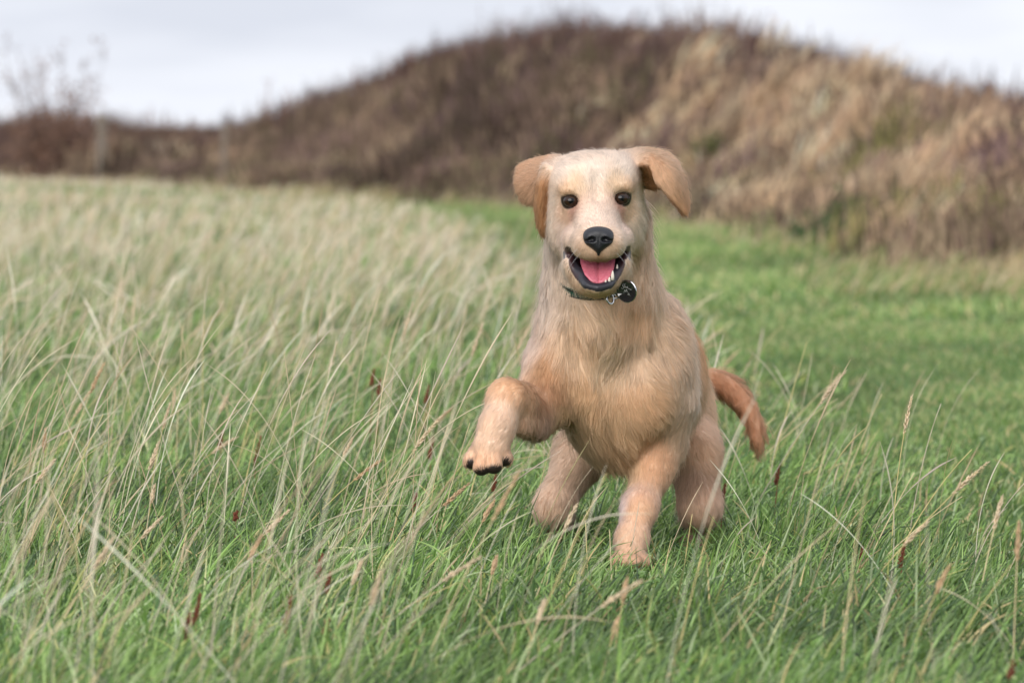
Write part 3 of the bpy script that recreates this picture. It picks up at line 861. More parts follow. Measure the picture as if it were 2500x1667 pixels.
# --- fur, one strand by one
def make_fur(n, seed, wisp=0.0):
    r = np.random.default_rng(seed)
    tri = np.concatenate([BF[:, [0, 1, 2]], BF[:, [0, 2, 3]]])
    ar = np.linalg.norm(np.cross(BV[tri[:, 1]] - BV[tri[:, 0]], BV[tri[:, 2]] - BV[tri[:, 0]]), axis=1)
    ti = r.choice(len(tri), n, p=ar / ar.sum())
    u = r.random((n, 2)); f = u.sum(1) > 1; u[f] = 1 - u[f]
    t = tri[ti]
    w0 = 1 - u.sum(1)
    P = BV[t[:, 0]] * w0[:, None] + BV[t[:, 1]] * u[:, :1] + BV[t[:, 2]] * u[:, 1:]
    N = unit(BN[t[:, 0]] * w0[:, None] + BN[t[:, 1]] * u[:, :1] + BN[t[:, 2]] * u[:, 1:])
    mix = lambda A: (A[t[:, 0]].T * w0 + A[t[:, 1]].T * u[:, 0] + A[t[:, 2]].T * u[:, 1]).T
    keep = (r.random(n) < (.013 / np.maximum(mix(v_len), .013)) ** 1.05) & (mix(v_bare) < .3 + .25 * r.random(n)) & (P[:, 2] > -.018)
    return P[keep], N[keep], unit(mix(v_dir)[keep]), mix(v_col)[keep], mix(v_len)[keep], mix(v_lift)[keep]

def groom(P, N, Dr, C, L, lift, seed, spread=1.0, K=6, clump=0.74, per=26, rad=.00030):
    r = np.random.default_rng(seed)
    n = len(P)
    s = np.linspace(0, 1, K)[None, :, None]
    # slow drift of the lie, so that the coat swirls
    sw = np.stack([fbm(P, 11 + i, 3, 14.0) for i in range(3)], 1) * .55
    Dr = unit(Dr + sw)
    T = unit(Dr - N * (Dr * N).sum(1, keepdims=True))
    B = np.cross(N, T)
    Lr = L * (0.75 + 0.5 * r.random(n)) * (1 + .25 * fbm(P, 5, 2, 30.0))
    lf = lift * (0.6 + 0.8 * r.random(n)) + .14 * fbm(P, 23, 2, 18.0)
    lf = np.clip(lf, .06, 1.0)
    side = (r.normal(size=n) * .09 * spread + .20 * fbm(P, 31, 2, 26.0))
    d0 = unit(T + N * lf[:, None] + B * side[:, None])
    grav = np.array((0.0, 0, -1.0)) * np.clip((L - .012) / .02, 0, 1)[:, None] * .5
    d1 = unit(T + N * (lf * .25)[:, None] + B * (side * 1.6)[:, None] + grav)
    pts = P[:, None] + Lr[:, None, None] * (d0[:, None] * (s - .5 * s ** 2) + d1[:, None] * (.5 * s ** 2))
    # waves in the long hair
    amp = np.clip((L - .02) / .02, 0, 1) * .0024
    ph = fbm(P, 41, 2, 30.0) * 6
    tl = (P[:, 1] > 9.54) & (P[:, 0] > TAILP[1][0] + .006)
    amp = np.where(tl, .0075, amp)
    pts += (B[:, None] * (np.sin(s[..., 0] * 7 + ph[:, None]) * amp[:, None])[..., None]) * s
    # locks: strands close up on a guide towards the tip
    g = r.choice(n, max(8, n // per), replace=False)
    kd = kdtree.KDTree(len(g))
    for i, q in enumerate(P[g]): kd.insert(q, i)
    kd.balance()
    gi = np.fromiter((g[kd.find(p)[1]] for p in P), int, n)
    ck = (np.where(tl, .95, clump) * (.45 + .55 * r.random(n)) * np.clip(L / .016, .35, 1))[:, None, None] * s ** 1.3
    off = (pts[gi] - P[gi][:, None])
    same = (N * N[gi]).sum(1) > .3
    ck = ck * same[:, None, None]
    target = P[gi][:, None] + off + (P - P[gi])[:, None] * (1 - .75 * s)
    pts = pts * (1 - ck) + target * ck
    # keep strands out of the skin a little
    pts[:, 1:] += N[:, None] * .0006
    lock = r.random(len(P))
    tone = np.ones(n) + .09 * r.normal(size=n) + (.17 + .09 * np.clip((L - .018) / .02, 0, 1)) * (lock[gi] - .5) + .10 * fbm(P, 51, 3, 40.0)
    col = C * np.clip(tone, .5, 1.12)[:, None]
    R = rad * (.8 + .4 * r.random(n))[:, None] * (1 - .80 * np.linspace(0, 1, K)[None] ** 1.6)
    lk = r.normal(size=N.shape)                        # each lock turns its own way to the light
    lng = np.clip((L - .018) / .02, 0, 1)
    nr = unit(N + .12 * r.normal(size=N.shape) + (.07 + .20 * lng)[:, None] * lk[gi])
    return pts, R, col, nr

m_fur = bpy.data.materials.new('dog_fur'); m_fur.use_nodes = True
t_ = m_fur.node_tree; t_.nodes.clear()
o_ = t_.nodes.new('ShaderNodeOutputMaterial')
h_ = t_.nodes.new('ShaderNodeBsdfHairPrincipled')
h_.model = 'CHIANG'; h_.parametrization = 'COLOR'
a_ = t_.nodes.new('ShaderNodeAttribute'); a_.attribute_name = 'col'
t_.links.new(a_.outputs['Color'], h_.inputs['Color'])
h_.inputs['Roughness'].default_value = 0.45
h_.inputs['Radial Roughness'].default_value = 0.7
h_.inputs['Coat'].default_value = 0.0
df_ = t_.nodes.new('ShaderNodeBsdfDiffuse')
t_.links.new(a_.outputs['Color'], df_.inputs['Color'])
na_ = t_.nodes.new('ShaderNodeAttribute'); na_.attribute_name = 'nrm'
t_.links.new(na_.outputs['Vector'], df_.inputs['Normal'])
mx_ = t_.nodes.new('ShaderNodeMixShader'); mx_.inputs['Fac'].default_value = FUR_DIFFUSE
t_.links.new(h_.outputs['BSDF'], mx_.inputs[1]); t_.links.new(df_.outputs['BSDF'], mx_.inputs[2])
tp_ = t_.nodes.new('ShaderNodeBsdfTransparent')            # thin hair lets part of the light through
m2_ = t_.nodes.new('ShaderNodeMixShader'); m2_.inputs['Fac'].default_value = .0
t_.links.new(mx_.outputs['Shader'], m2_.inputs[1]); t_.links.new(tp_.outputs['BSDF'], m2_.inputs[2])
t_.links.new(m2_.outputs['Shader'], o_.inputs['Surface'])

_P, _N, _D, _C, _L, _F = make_fur(N_FUR, 3)
# the head, paws and other short-haired places need more, finer hair
pts, R, col, nr = groom(_P, _N, _D, _C, _L, _F, 5)
curves_obj('fur', pts, R, col, m_fur, dog, DOG0, nr)
# extra dense short fur of the head
_P, _N, _D, _C, _L, _F = make_fur(N_FUR, 9)
hd = (_P[:, 2] > W(0, 740, 8.85)[2]) & (_P[:, 1] < 9.0)
pts, R, col, nr = groom(_P[hd], _N[hd], _D[hd], _C[hd], _L[hd], _F[hd], 6, rad=.00024)
curves_obj('fur', pts, R, col, m_fur, dog, DOG0, nr)

# stray guard hairs standing off the outline
_P, _N, _D, _C, _L, _F = make_fur(N_FUR, 21)
sel = np.random.default_rng(22).random(len(_P)) < .10
pts, R, col, nr = groom(_P[sel], _N[sel], _D[sel], _C[sel] * 1.05, _L[sel] * 1.25 + .003, _F[sel] * 1.6 + .22, 8, spread=1.8, clump=.45, per=5, rad=.00020)
curves_obj('fur', pts, R, col, m_fur, dog, DOG0, nr)

# --- eyes
def uv_sphere(nu=28, nv=18):
    V = []; Fc = []
    for j in range(nv + 1):
        th = math.pi * j / nv
        for i in range(nu):
            a = 2 * math.pi * i / nu
            V.append((math.sin(th) * math.cos(a), math.sin(th) * math.sin(a), math.cos(th)))
    for j in range(nv):
        for i in range(nu):
            i2 = (i + 1) % nu
            Fc.append((j * nu + i, (j + 1) * nu + i, (j + 1) * nu + i2, j * nu + i2))
    return np.array(V), Fc
SV, SF = uv_sphere()
m_eye, t_, b_ = new_mat('eyeball')
b_.inputs['Roughness'].default_value = 0.03
b_.inputs['Specular IOR Level'].default_value = 0.35
a_ = t_.nodes.new('ShaderNodeAttribute'); a_.attribute_name = 'col'
t_.links.new(a_.outputs['Color'], b_.inputs['Base Color'])
for e in EYES:
    c = e + np.array((0, -.0056, .0003))
    aim = unit(np.array((0, 0, CAM_H)) - c)
    ang = np.degrees(np.arccos(np.clip(SV @ aim, -1, 1)))
    cl = np.where(ang[:, None] < 26, np.array((.004, .004, .005)), np.where(ang[:, None] < 52, np.array((.030, .015, .008)), np.array((.030, .022, .020))))
    mesh_obj('eye', SV * np.array((.0124, .0106, .0101)) + c, SF, m_eye, dog, colors=cl, offset=DOG0)

# --- nose leather
m_nose, t_, b_ = new_mat('nose_leather')
b_.inputs['Base Color'].default_value = (.016, .016, .020, 1)
b_.inputs['Roughness'].default_value = 0.38
tc_ = t_.nodes.new('ShaderNodeTexCoord'); vo_ = t_.nodes.new('ShaderNodeTexVoronoi'); vo_.inputs['Scale'].default_value = 900
bp_ = t_.nodes.new('ShaderNodeBump'); bp_.inputs['Strength'].default_value = .35; bp_.inputs['Distance'].default_value = .0006
t_.links.new(tc_.outputs['Object'], vo_.inputs['Vector']); t_.links.new(vo_.outputs['Distance'], bp_.inputs['Height'])
t_.links.new(bp_.outputs['Normal'], b_.inputs['Normal'])
nc = W(1461, 584, 8.765)
NF = Field(nc - np.array((.034, .034, .034)), nc + np.array((.034, .034, .034)), .0009)
NF.ell(nc + np.array((0, .002, .0075)), (.0225, .0155, .0125), .006)
NF.ell(nc + np.array((-.0125, 0, .001)), (.0105, .0140, .0120), .006)
NF.ell(nc + np.array((.0125, 0, .001)), (.0105, .0140, .0120), .006)
NF.ell(nc + np.array((0, .001, -.006)), (.0125, .0140, .0140), .007)
NF.cone(nc + np.array((0, -.006, -.012)), nc + np.array((0, -.001, -.024)), .0035, .0018, .005)
for sx in (-1, 1):
    NF.cut(nc + np.array((sx * .0105, -.0125, -.0005)), (.0058, .0075, .0042), .0025)
    NF.cut(nc + np.array((sx * .0170, -.0105, -.0025)), (.0060, .0055, .0020), .0020)
NF.cut(nc + np.array((0, -.0155, -.010)), (.0010, .0040, .0110), .0015)
V_, F_ = NF.mesh()
mesh_obj('nose', V_, F_, m_nose, dog, offset=DOG0)

# --- tongue and teeth
m_tongue, t_, b_ = new_mat('tongue')
b_.inputs['Roughness'].default_value = 0.33
b_.inputs['Subsurface Weight'].default_value = 0.15
b_.inputs['Subsurface Radius'].default_value = (.004, .0015, .001)
tc_ = t_.nodes.new('ShaderNodeTexCoord'); no_ = t_.nodes.new('ShaderNodeTexNoise'); no_.inputs['Scale'].default_value = 260
cr_ = t_.nodes.new('ShaderNodeValToRGB')
cr_.color_ramp.elements[0].color = (*srgb(190, 88, 108), 1); cr_.color_ramp.elements[1].color = (*srgb(226, 134, 148), 1)
t_.links.new(tc_.outputs['Object'], no_.inputs['Vector']); t_.links.new(no_.outputs['Fac'], cr_.inputs['Fac'])
t_.links.new(cr_.outputs['Color'], b_.inputs['Base Color'])
bp_ = t_.nodes.new('ShaderNodeBump'); bp_.inputs['Strength'].default_value = .4; bp_.inputs['Distance'].default_value = .0008
t_.links.new(no_.outputs['Fac'], bp_.inputs['Height']); t_.links.new(bp_.outputs['Normal'], b_.inputs['Normal'])
ROW = [(1459, 620, 8.868, .0250), (1459, 632, 8.846, .0275), (1459, 647, 8.829, .0268), (1460, 662, 8.816, .0245), (1460, 677, 8.807, .0205), (1461, 688, 8.802, .0135), (1461, 694, 8.800, .004)]
Vt = []; nv = 15
for top in (1, 0):
    for (px, py, Y, w) in ROW:
        c = W(px, py, Y)
        for i in range(nv):
            f = i / (nv - 1) * 2 - 1
            q = c + np.array((f * w, 0, 0))
            curl = .0050 * f * f * min(1, w / .02) - .0040 * math.exp(-(f / .10) ** 2) * min(1, w / .02)
            th = (.0030 if top else -.0030) * math.sqrt(max(0, 1 - f ** 4))
            q = q + np.array((0, -1, .75)) * (curl + th)
            Vt.append(q)
nr = len(ROW); Ft = []
ix = lambda l, r_, i: l * nr * nv + r_ * nv + i
for r_ in range(nr - 1):
    for i in range(nv - 1):
        Ft.append((ix(0, r_, i), ix(0, r_ + 1, i), ix(0, r_ + 1, i + 1), ix(0, r_, i + 1)))
        Ft.append((ix(1, r_, i), ix(1, r_, i + 1), ix(1, r_ + 1, i + 1), ix(1, r_ + 1, i)))
    Ft.append((ix(0, r_, 0), ix(1, r_, 0), ix(1, r_ + 1, 0), ix(0, r_ + 1, 0)))
    Ft.append((ix(0, r_, nv - 1), ix(0, r_ + 1, nv - 1), ix(1, r_ + 1, nv - 1), ix(1, r_, nv - 1)))
for i in range(nv - 1):
    Ft.append((ix(0, nr - 1, i), ix(1, nr - 1, i), ix(1, nr - 1, i + 1), ix(0, nr - 1, i + 1)))
    Ft.append((ix(0, 0, i), ix(0, 0, i + 1), ix(1, 0, i + 1), ix(1, 0, i)))
tg = mesh_obj('tongue', Vt, Ft, m_tongue, dog, offset=DOG0)
m_tooth = plain_mat('tooth_enamel', srgb(238, 228, 214), .25)
m_gum = plain_mat('gum', srgb(150, 78, 88), .3, noise=.2, nscale=200)
def tooth(base, tip, r):
    base = np.asarray(base); ax = unit(np.asarray(tip) - base); L = np.linalg.norm(np.asarray(tip) - base)
    a1 = unit(np.cross(ax, (0, 1, .1))); a2 = np.cross(ax, a1)
    V = []; Fc = []
    prof = [(0, 1), (.35, 1.02), (.65, .8), (.87, .45), (1, .08)]
    for h, k in prof:
        for i in range(8):
            a = i * math.pi / 4
            V.append(base + ax * L * h + (a1 * math.cos(a) + a2 * math.sin(a)) * r * k)
    for j in range(len(prof) - 1):
        for i in range(8):
            Fc.append((j * 8 + i, j * 8 + (i + 1) % 8, (j + 1) * 8 + (i + 1) % 8, (j + 1) * 8 + i))
    Fc.append(tuple(range(32, 40))); Fc.append(tuple(range(7, -1, -1)))
    mesh_obj('tooth', V, Fc, m_tooth, dog, offset=DOG0)
tooth(W(1495, 684, 8.803), W(1496, 660, 8.800), .0028)
tooth(W(1487, 690, 8.800), W(1488, 676, 8.797), .0022)
tooth(W(1478, 694, 8.798), W(1479, 683, 8.795), .0018)
tooth(W(1506, 660, 8.825), W(1507, 645, 8.824), .0020)
# gums along the lower jaw
def tube(path, radii, n=8):
    path = np.asarray(path, float); V = []; Fc = []
    T = unit(np.gradient(path, axis=0))
    ref = np.array((0, 0, 1.0)) if abs(T[0][2]) < .9 else np.array((1.0, 0, 0))
    for p, t, r in zip(path, T, radii):
        a = unit(np.cross(t, ref)); b = np.cross(t, a)
        for i in range(n):
            w = 2 * math.pi * i / n
            V.append(p + (a * math.cos(w) + b * math.sin(w)) * r)
    m = len(path)
    for j in range(m - 1):
        for i in range(n):
            Fc.append((j * n + i, j * n + (i + 1) % n, (j + 1) * n + (i + 1) % n, (j + 1) * n + i))
    Fc.append(tuple(range(n - 1, -1, -1))); Fc.append(tuple(range((m - 1) * n, m * n)))
    return V, Fc
gp = [W(1420, 655, 8.84), W(1428, 678, 8.815), W(1442, 692, 8.802), W(1460, 697, 8.799), W(1478, 693, 8.802), W(1494, 680, 8.812), W(1503, 656, 8.835)]
gv, gf = tube(gp, [.004, .0045, .0042, .004, .0042, .0045, .004])
mesh_obj('gum', gv, gf, m_gum, dog, offset=DOG0)

# --- collar with its ring and name tag
cc0 = W(1464, 668, 8.985); ax_ = unit(W(1470, 770, 9.075) - W(1456, 545, 8.985))
m_web = plain_mat('collar_webbing', srgb(38, 78, 64), .75, noise=.35, nscale=160)
m_webdark = plain_mat('collar_stitching', (.012, .014, .013), .7)
m_steel = plain_mat('polished_steel', (.62, .63, .66), .12, metal=1.0)
def skin_ring(c, ax, rmax=.13, n=72, out=.012):
    """where the neck's surface lies round an axis"""
    e1 = unit(np.cross(ax, (0, 1, 0))); e2 = np.cross(ax, e1)
    res = []
    for i in range(n):
        a = 2 * math.pi * i / n
        d = e1 * math.cos(a) + e2 * math.sin(a)
        t = np.linspace(.02, rmax, 160)
        q = ((c + d * t[:, None] - F.lo) / F.h).round().astype(int)
        q = np.clip(q, 0, F.n - 1)
        val = F.D[tuple(q.T)]
        k = np.argmax(val > 0) if (val > 0).any() else 159
        res.append(t[k])
    res = np.array(res)
    for _ in range(6): res = (np.roll(res, 1) + res * 2 + np.roll(res, -1)) / 4
    return e1, e2, res + out
cax = unit(ax_ + np.array((.03, .05, 0)))
cc0 = W(1464, 640, 9.03)
e1, e2, rr = skin_ring(cc0, cax, rmax=.13, out=0)
_an = np.arange(72) * 2 * math.pi / 72
_dx = np.array([(e1 * math.cos(a) + e2 * math.sin(a)) for a in _an])
rr = rr + np.where((_dx[:, 1] < 0) & (_dx[:, 0] < .35) & (_dx[:, 0] > -.72), .004, -.005)
for _ in range(10): rr = (np.roll(rr, 1) + rr * 2 + np.roll(rr, -1)) / 4
def band(lo, hi, extra, mat, name, parent):
    V = []; Fc = []; n = len(rr)
    for i in range(n):
        a = 2 * math.pi * i / n; d = e1 * math.cos(a) + e2 * math.sin(a)
        for (h, o) in ((lo, 0), (hi, 0), (hi, extra), (lo, extra)):
            V.append(cc0 + d * (rr[i] + o) + cax * h)
    for i in range(n):
        j = (i + 1) % n
        for k in range(4):
            Fc.append((i * 4 + k, j * 4 + k, j * 4 + (k + 1) % 4, i * 4 + (k + 1) % 4))
    return mesh_obj(name, V, Fc, mat, parent, smooth=False, offset=DOG0)
collar = band(-.0072, .0072, .0026, m_web, 'collar', dog)
collar['label'] = 'dark green webbing collar'
band(-.0068, -.0045, .0034, m_webdark, 'stitching', collar)
band(.0045, .0068, .0034, m_webdark, 'stitching', collar)
def torus(c, nrm, R, r, n=26, m=8):
    nrm = unit(np.asarray(nrm, float)); a1 = unit(np.cross(nrm, (0.2, .1, 1))); a2 = np.cross(nrm, a1)
    V = []; Fc = []
    for i in range(n):
        w = 2 * math.pi * i / n; d = a1 * math.cos(w) + a2 * math.sin(w)
        for j in range(m):
            q = 2 * math.pi * j / m
            V.append(c + d * (R + r * math.cos(q)) + nrm * r * math.sin(q))
    for i in range(n):
        for j in range(m):
            Fc.append((i * m + j, ((i + 1) % n) * m + j, ((i + 1) % n) * m + (j + 1) % m, i * m + (j + 1) % m))
    return V, Fc
v_, f_ = torus(W(1489, 729, 8.855), (.75, -.6, .2), .0085, .0016)
mesh_obj('ring', v_, f_, m_steel, collar, offset=DOG0)
v_, f_ = torus(W(1501, 724, 8.848), (.2, -.5, .9), .0055, .0012)
mesh_obj('ring', v_, f_, m_steel, collar, offset=DOG0)
# disc
tc0 = W(1530, 711, 8.838)
tn = unit(np.array((-.50, -.80, -.10)))
ta = unit(np.cross((0, 0, 1), tn)); tb = np.cross(tn, ta)
V = []; Fc = []; n = 40
prof = [(0, .0011), (.0158, .0011), (.0163, .0017), (.0172, .0017), (.0176, .0006), (.0176, -.0010), (0, -.0010)]
for (r0, h0) in prof:
    for i in range(n):
        w = 2 * math.pi * i / n
        V.append(tc0 + (ta * math.cos(w) + tb * math.sin(w)) * r0 + tn * h0)
for j in range(len(prof) - 1):
    for i in range(n):
        Fc.append((j * n + i, j * n + (i + 1) % n, (j + 1) * n + (i + 1) % n, (j + 1) * n + i)[::-1])
m_disc = plain_mat('mirror_black_disc', (.012, .013, .018), .05, spec=.8)
m_disc.node_tree.nodes['Principled BSDF'].inputs['Coat Weight'].default_value = 1.0
disc = mesh_obj('name_tag', V, Fc, m_disc, collar, offset=DOG0)
disc['label'] = 'round mirror-black name tag with steel rim'
v_, f_ = torus(tc0, tn, .0172, .0011, 44, 8)
mesh_obj('rim', v_, f_, m_steel, disc, offset=DOG0)
# engraved handwriting: thin strokes (two short words in script)
def stroke(uv, r=.00045):
    uv = np.array(uv, float); t = np.linspace(0, len(uv) - 1, len(uv) * 4)
    x = np.interp(t, range(len(uv)), uv[:, 0]); y = np.interp(t, range(len(uv)), uv[:, 1])
    p = tc0 + tn * .0013 + ta * x[:, None] * .001 + tb * y[:, None] * .001
    return tube(p, [r] * len(p), 5)
m_eng = plain_mat('engraving', (.45, .45, .44), .4, metal=.6)
STROKES = [
 [(-3.5, 10.5), (-5.5, 11.2), (-6.6, 9.6), (-5.2, 7.8), (-4.0, 6.2), (-5.2, 4.2), (-7.4, 4.0), (-8.4, 5.2)],
 [(-1.6, 12.0), (-2.6, 8.5), (-3.2, 5.0), (-2.2, 7.2), (-.8, 7.8), (-.6, 6.0), (-.2, 5.2), (1.2, 6.5), (2.4, 7.6), (2.6, 6.0), (1.2, 5.6), (3.0, 5.0), (9.5, 2.4)],
 [(-4.5, -2.5), (-2.6, 2.6), (-1.6, -1.4), (.8, 3.4), (1.2, -.8), (2.4, -1.0)],
 [(4.4, -3.0), (2.8, -3.4), (2.4, -5.2), (3.8, -5.6), (4.6, -3.2), (4.6, -5.4), (5.6, -5.6)],
 [(6.4, -7.0), (6.8, -7.2)],
]
for st in STROKES:
    v_, f_ = stroke(st)
    mesh_obj('lettering', v_, f_, m_eng, disc, offset=DOG0)

# --- whiskers
wp = []; wr = np.random.default_rng(77)
for (px, py, sgn) in [(1415, 603, -1), (1422, 614, -1), (1505, 600, 1), (1499, 612, 1)]:
    p = W(px, py, 8.775 if py < 700 else 8.79)
    d = unit(np.array((sgn * (.7 + .3 * wr.random()), -.25, -.6 - .3 * wr.random())))
    L = .025 + .02 * wr.random(); s = np.linspace(0, 1, 6)[:, None]
    wp.append(p + d * L * s + np.array((0, 0, -1)) * .010 * s ** 2)
wp = np.array(wp)
curves_obj('whiskers', wp, np.repeat(np.linspace(.00018, .00006, 6)[None], len(wp), 0), np.full((len(wp), 3), .6), m_fur, dog, DOG0, np.tile((0, -.8, .6), (len(wp), 1)))
# ================================================================== plants and things one can pick out
def YG(py):
    """distance at which level ground is seen at that height of the photograph"""
    return CAM_H * FPX / (py - 300.0)
K2 = 2500 / 2352.0

def bent(base, tip, bow, n=9):
    """a stem from base to tip with a bow in it"""
    base = np.asarray(base); tip = np.asarray(tip)
    mid = base * .45 + tip * .55 + np.array((-bow * .5, 0, bow)) * np.linalg.norm(tip - base)
    t = np.linspace(0, 1, n)[:, None]
    return base * (1 - t) ** 2 + 2 * mid * t * (1 - t) + tip * t ** 2

def spikelets(path, n, ln, wd, r, flare=.5):
    """a grass ear: small pointed husks set round the axis"""
    V = []; Fc = []
    path = np.asarray(path); T = unit(np.gradient(path, axis=0)); m = len(path)
    for i in range(n):
        f = i / n
        x = f * (m - 1); a = int(min(x, m - 2)); g = x - a
        p = path[a] * (1 - g) + path[a + 1] * g; t = T[a]
        w = i * 2.4 + r.random() * .5
        a1 = unit(np.cross(t, (0, 1, .2))); a2 = np.cross(t, a1)
        o = a1 * math.cos(w) + a2 * math.sin(w)
        k = (1 - .55 * f) * (0.55 + .9 * min(1, f * 5 + .3)) * (.8 + .4 * r.random())
        d = unit(t + o * flare)
        b1 = unit(np.cross(d, o)); c0 = p; c1 = p + d * ln * k * .45; c2 = p + d * ln * k
        q = len(V)
        V += [c0, c1 + b1 * wd * k, c1 + o * wd * k, c1 - b1 * wd * k, c1 - o * wd * k, c2]
        Fc += [(q, q + 2, q + 1), (q, q + 3, q + 2), (q, q + 4, q + 3), (q, q + 1, q + 4),
               (q + 5, q + 1, q + 2), (q + 5, q + 2, q + 3), (q + 5, q + 3, q + 4), (q + 5, q + 4, q + 1)]
    return V, Fc

m_stem = [plain_mat('straw_stem', srgb(214, 194, 152), .6, noise=.18, nscale=60), plain_mat('straw_stem_grey', srgb(204, 190, 168), .6, noise=.18, nscale=60), plain_mat('straw_stem_yellow', srgb(204, 186, 128), .6, noise=.18, nscale=60)]
m_ear = [plain_mat('grass_ear', srgb(196, 164, 128), .8, noise=.25, nscale=250), plain_mat('grass_ear_pale', srgb(212, 190, 158), .8, noise=.25, nscale=250)]
m_rust = plain_mat('rusty_seeds', srgb(118, 62, 42), .85, noise=.35, nscale=300)
m_ruststem = plain_mat('rusty_stem', srgb(128, 78, 54), .8, noise=.2, nscale=80)

er = np.random.default_rng(404)
STK = 'dry grass stalks standing over the meadow'
def stalk(base, tip, bow, ear, thick=1.0):
    base = np.array(base, float); base[2] = float(hz(base[0], base[1])) - .003
    path = bent(base, tip, bow)
    root = empty('grass_stalk', base)
    if ear:
        tag(root, 'tall dry straw stalk with a brown seed head over the green grass', 'grass stalk', STK + ', with seed heads')
    else:
        tag(root, 'tall thin bare straw stalk without a seed head over the green grass', 'grass stalk', STK + ', bare')
    v, f = tube(path, np.linspace(.0013, .0007, len(path)) * thick, 5)
    mesh_obj('stem', v, f, m_stem[er.integers(3)], root, offset=base)
    if ear:
        n0 = int(len(path) * .72)
        fine = np.stack([np.interp(np.linspace(n0, len(path) - 1, 10), range(len(path)), path[:, i]) for i in range(3)], 1)
        v, f = spikelets(fine, 34, .010, .0015, er, .34)
        mesh_obj('seed_head', v, f, m_ear[er.integers(2)], root, offset=base)
    return root

# (tip, foot, bow, ear) in bearings of the photograph; the foot stands on the ground there
LIST = [((1177, 707), (1105, 985), .03, 0), ((948, 694), (850, 1040), .03, 1), ((975, 765), (895, 1090), .02, 0), ((700, 790), (600, 985), .05, 0),
 ((612, 830), (525, 1130), .03, 0), ((525, 905), (430, 1100), .04, 1), ((402, 895), (380, 1050), .01, 1), ((265, 965), (100, 1160), .06, 0),
 ((2268, 1062), (1930, 1390), .05, 1), ((2232, 1032), (2010, 1350), .10, 0), ((2100, 1085), (1960, 1330), .03, 0), ((1925, 915), (1660, 1120), .08, 0),
 ((2025, 905), (1915, 1150), .03, 0), ((1905, 885), (1720, 1060), .08, 0), ((2302, 1140), (2225, 1460), .03, 1), ((2340, 1200), (2325, 1560), .01, 1),
 ((1325, 1158), (1195, 1430), .04, 1), ((1135, 1150), (1020, 1360), .05, 1), ((1140, 1280), (1095, 1440), .03, 1), ((1420, 1420), (1360, 1620), .05, 1),
 ((1770, 1250), (1660, 1470), .05, 0), ((1640, 1185), (1535, 1580), .05, 0), ((1345, 1200), (1352, 1340), 0, 0), ((1400, 1215), (1408, 1370), 0, 0),
 ((365, 1015), (275, 1290), .04, 1), ((355, 1115), (320, 1280), .02, 1), ((840, 750), (680, 940), .07, 0), ((1110, 742), (1005, 960), .05, 1),
 ((822, 902), (540, 1060), .13, 0), ((590, 992), (535, 1220), .02, 0), ((470, 925), (430, 1150), .02, 0), ((890, 930), (850, 1170), .02, 0),
 ((1010, 870), (925, 1080), .05, 0), ((2210, 1140), (1930, 1350), .07, 0), ((2130, 1200), (1900, 1440), .06, 1), ((1700, 1010), (1640, 1200), .03, 0),
 ((1590, 1180), (1560, 1360), .02, 0), ((320, 930), (190, 1180), .03, 0), ((205, 900), (60, 1160), .05, 1), ((105, 985), (85, 1200), .01, 1),
 ((450, 1010), (425, 1190), .0, 0), ((760, 900), (700, 1150), .03, 0), ((1060, 830), (975, 1050), .04, 0), ((270, 880), (240, 1130), .02, 0),
 ((1440, 1330), (1400, 1560), .04, 1), ((600, 1230), (480, 1480), .05, 1), ((830, 1290), (740, 1520), .05, 1), ((180, 1180), (90, 1420), .05, 0),
 ((1000, 1120), (840, 1330), .08, 0), ((1250, 1380), (1180, 1600), .03, 1), ((2060, 1330), (1980, 1560), .05, 0), ((2180, 1300), (2050, 1580), .05, 1)]
for tip, foot, bow, ear in LIST:
    Y = min(YG(foot[1] * K2), 11.5)
    b = W(foot[0] * K2, foot[1] * K2, Y)
    t = W(tip[0] * K2, tip[1] * K2, Y + er.normal() * .03)
    stalk(b, t, bow, ear, thick=.95 if foot[1] < 1350 else .8)
for i in range(96):
    Y = er.uniform(6.6, 11.8); X = er.uniform(-1, 1) * (.09 * Y + .1)
    if short_side(np.array(X), np.array(Y)) > -.06: continue
    if er.random() < .35 and X > .1: continue
    L = er.uniform(.17, .34); az = er.normal() * .4; th = np.clip(.5 + .3 * er.normal(), 0, 1.2)
    b = np.array((X, Y, 0.0)); t = b + L * np.array((math.sin(th) * math.cos(az), math.sin(th) * math.sin(az), math.cos(th)))
    if -.02 < t[0] < .42 and 7.2 < Y < 9.7: continue
    stalk(b, t, er.uniform(0, .10), er.random() < .45, .8)

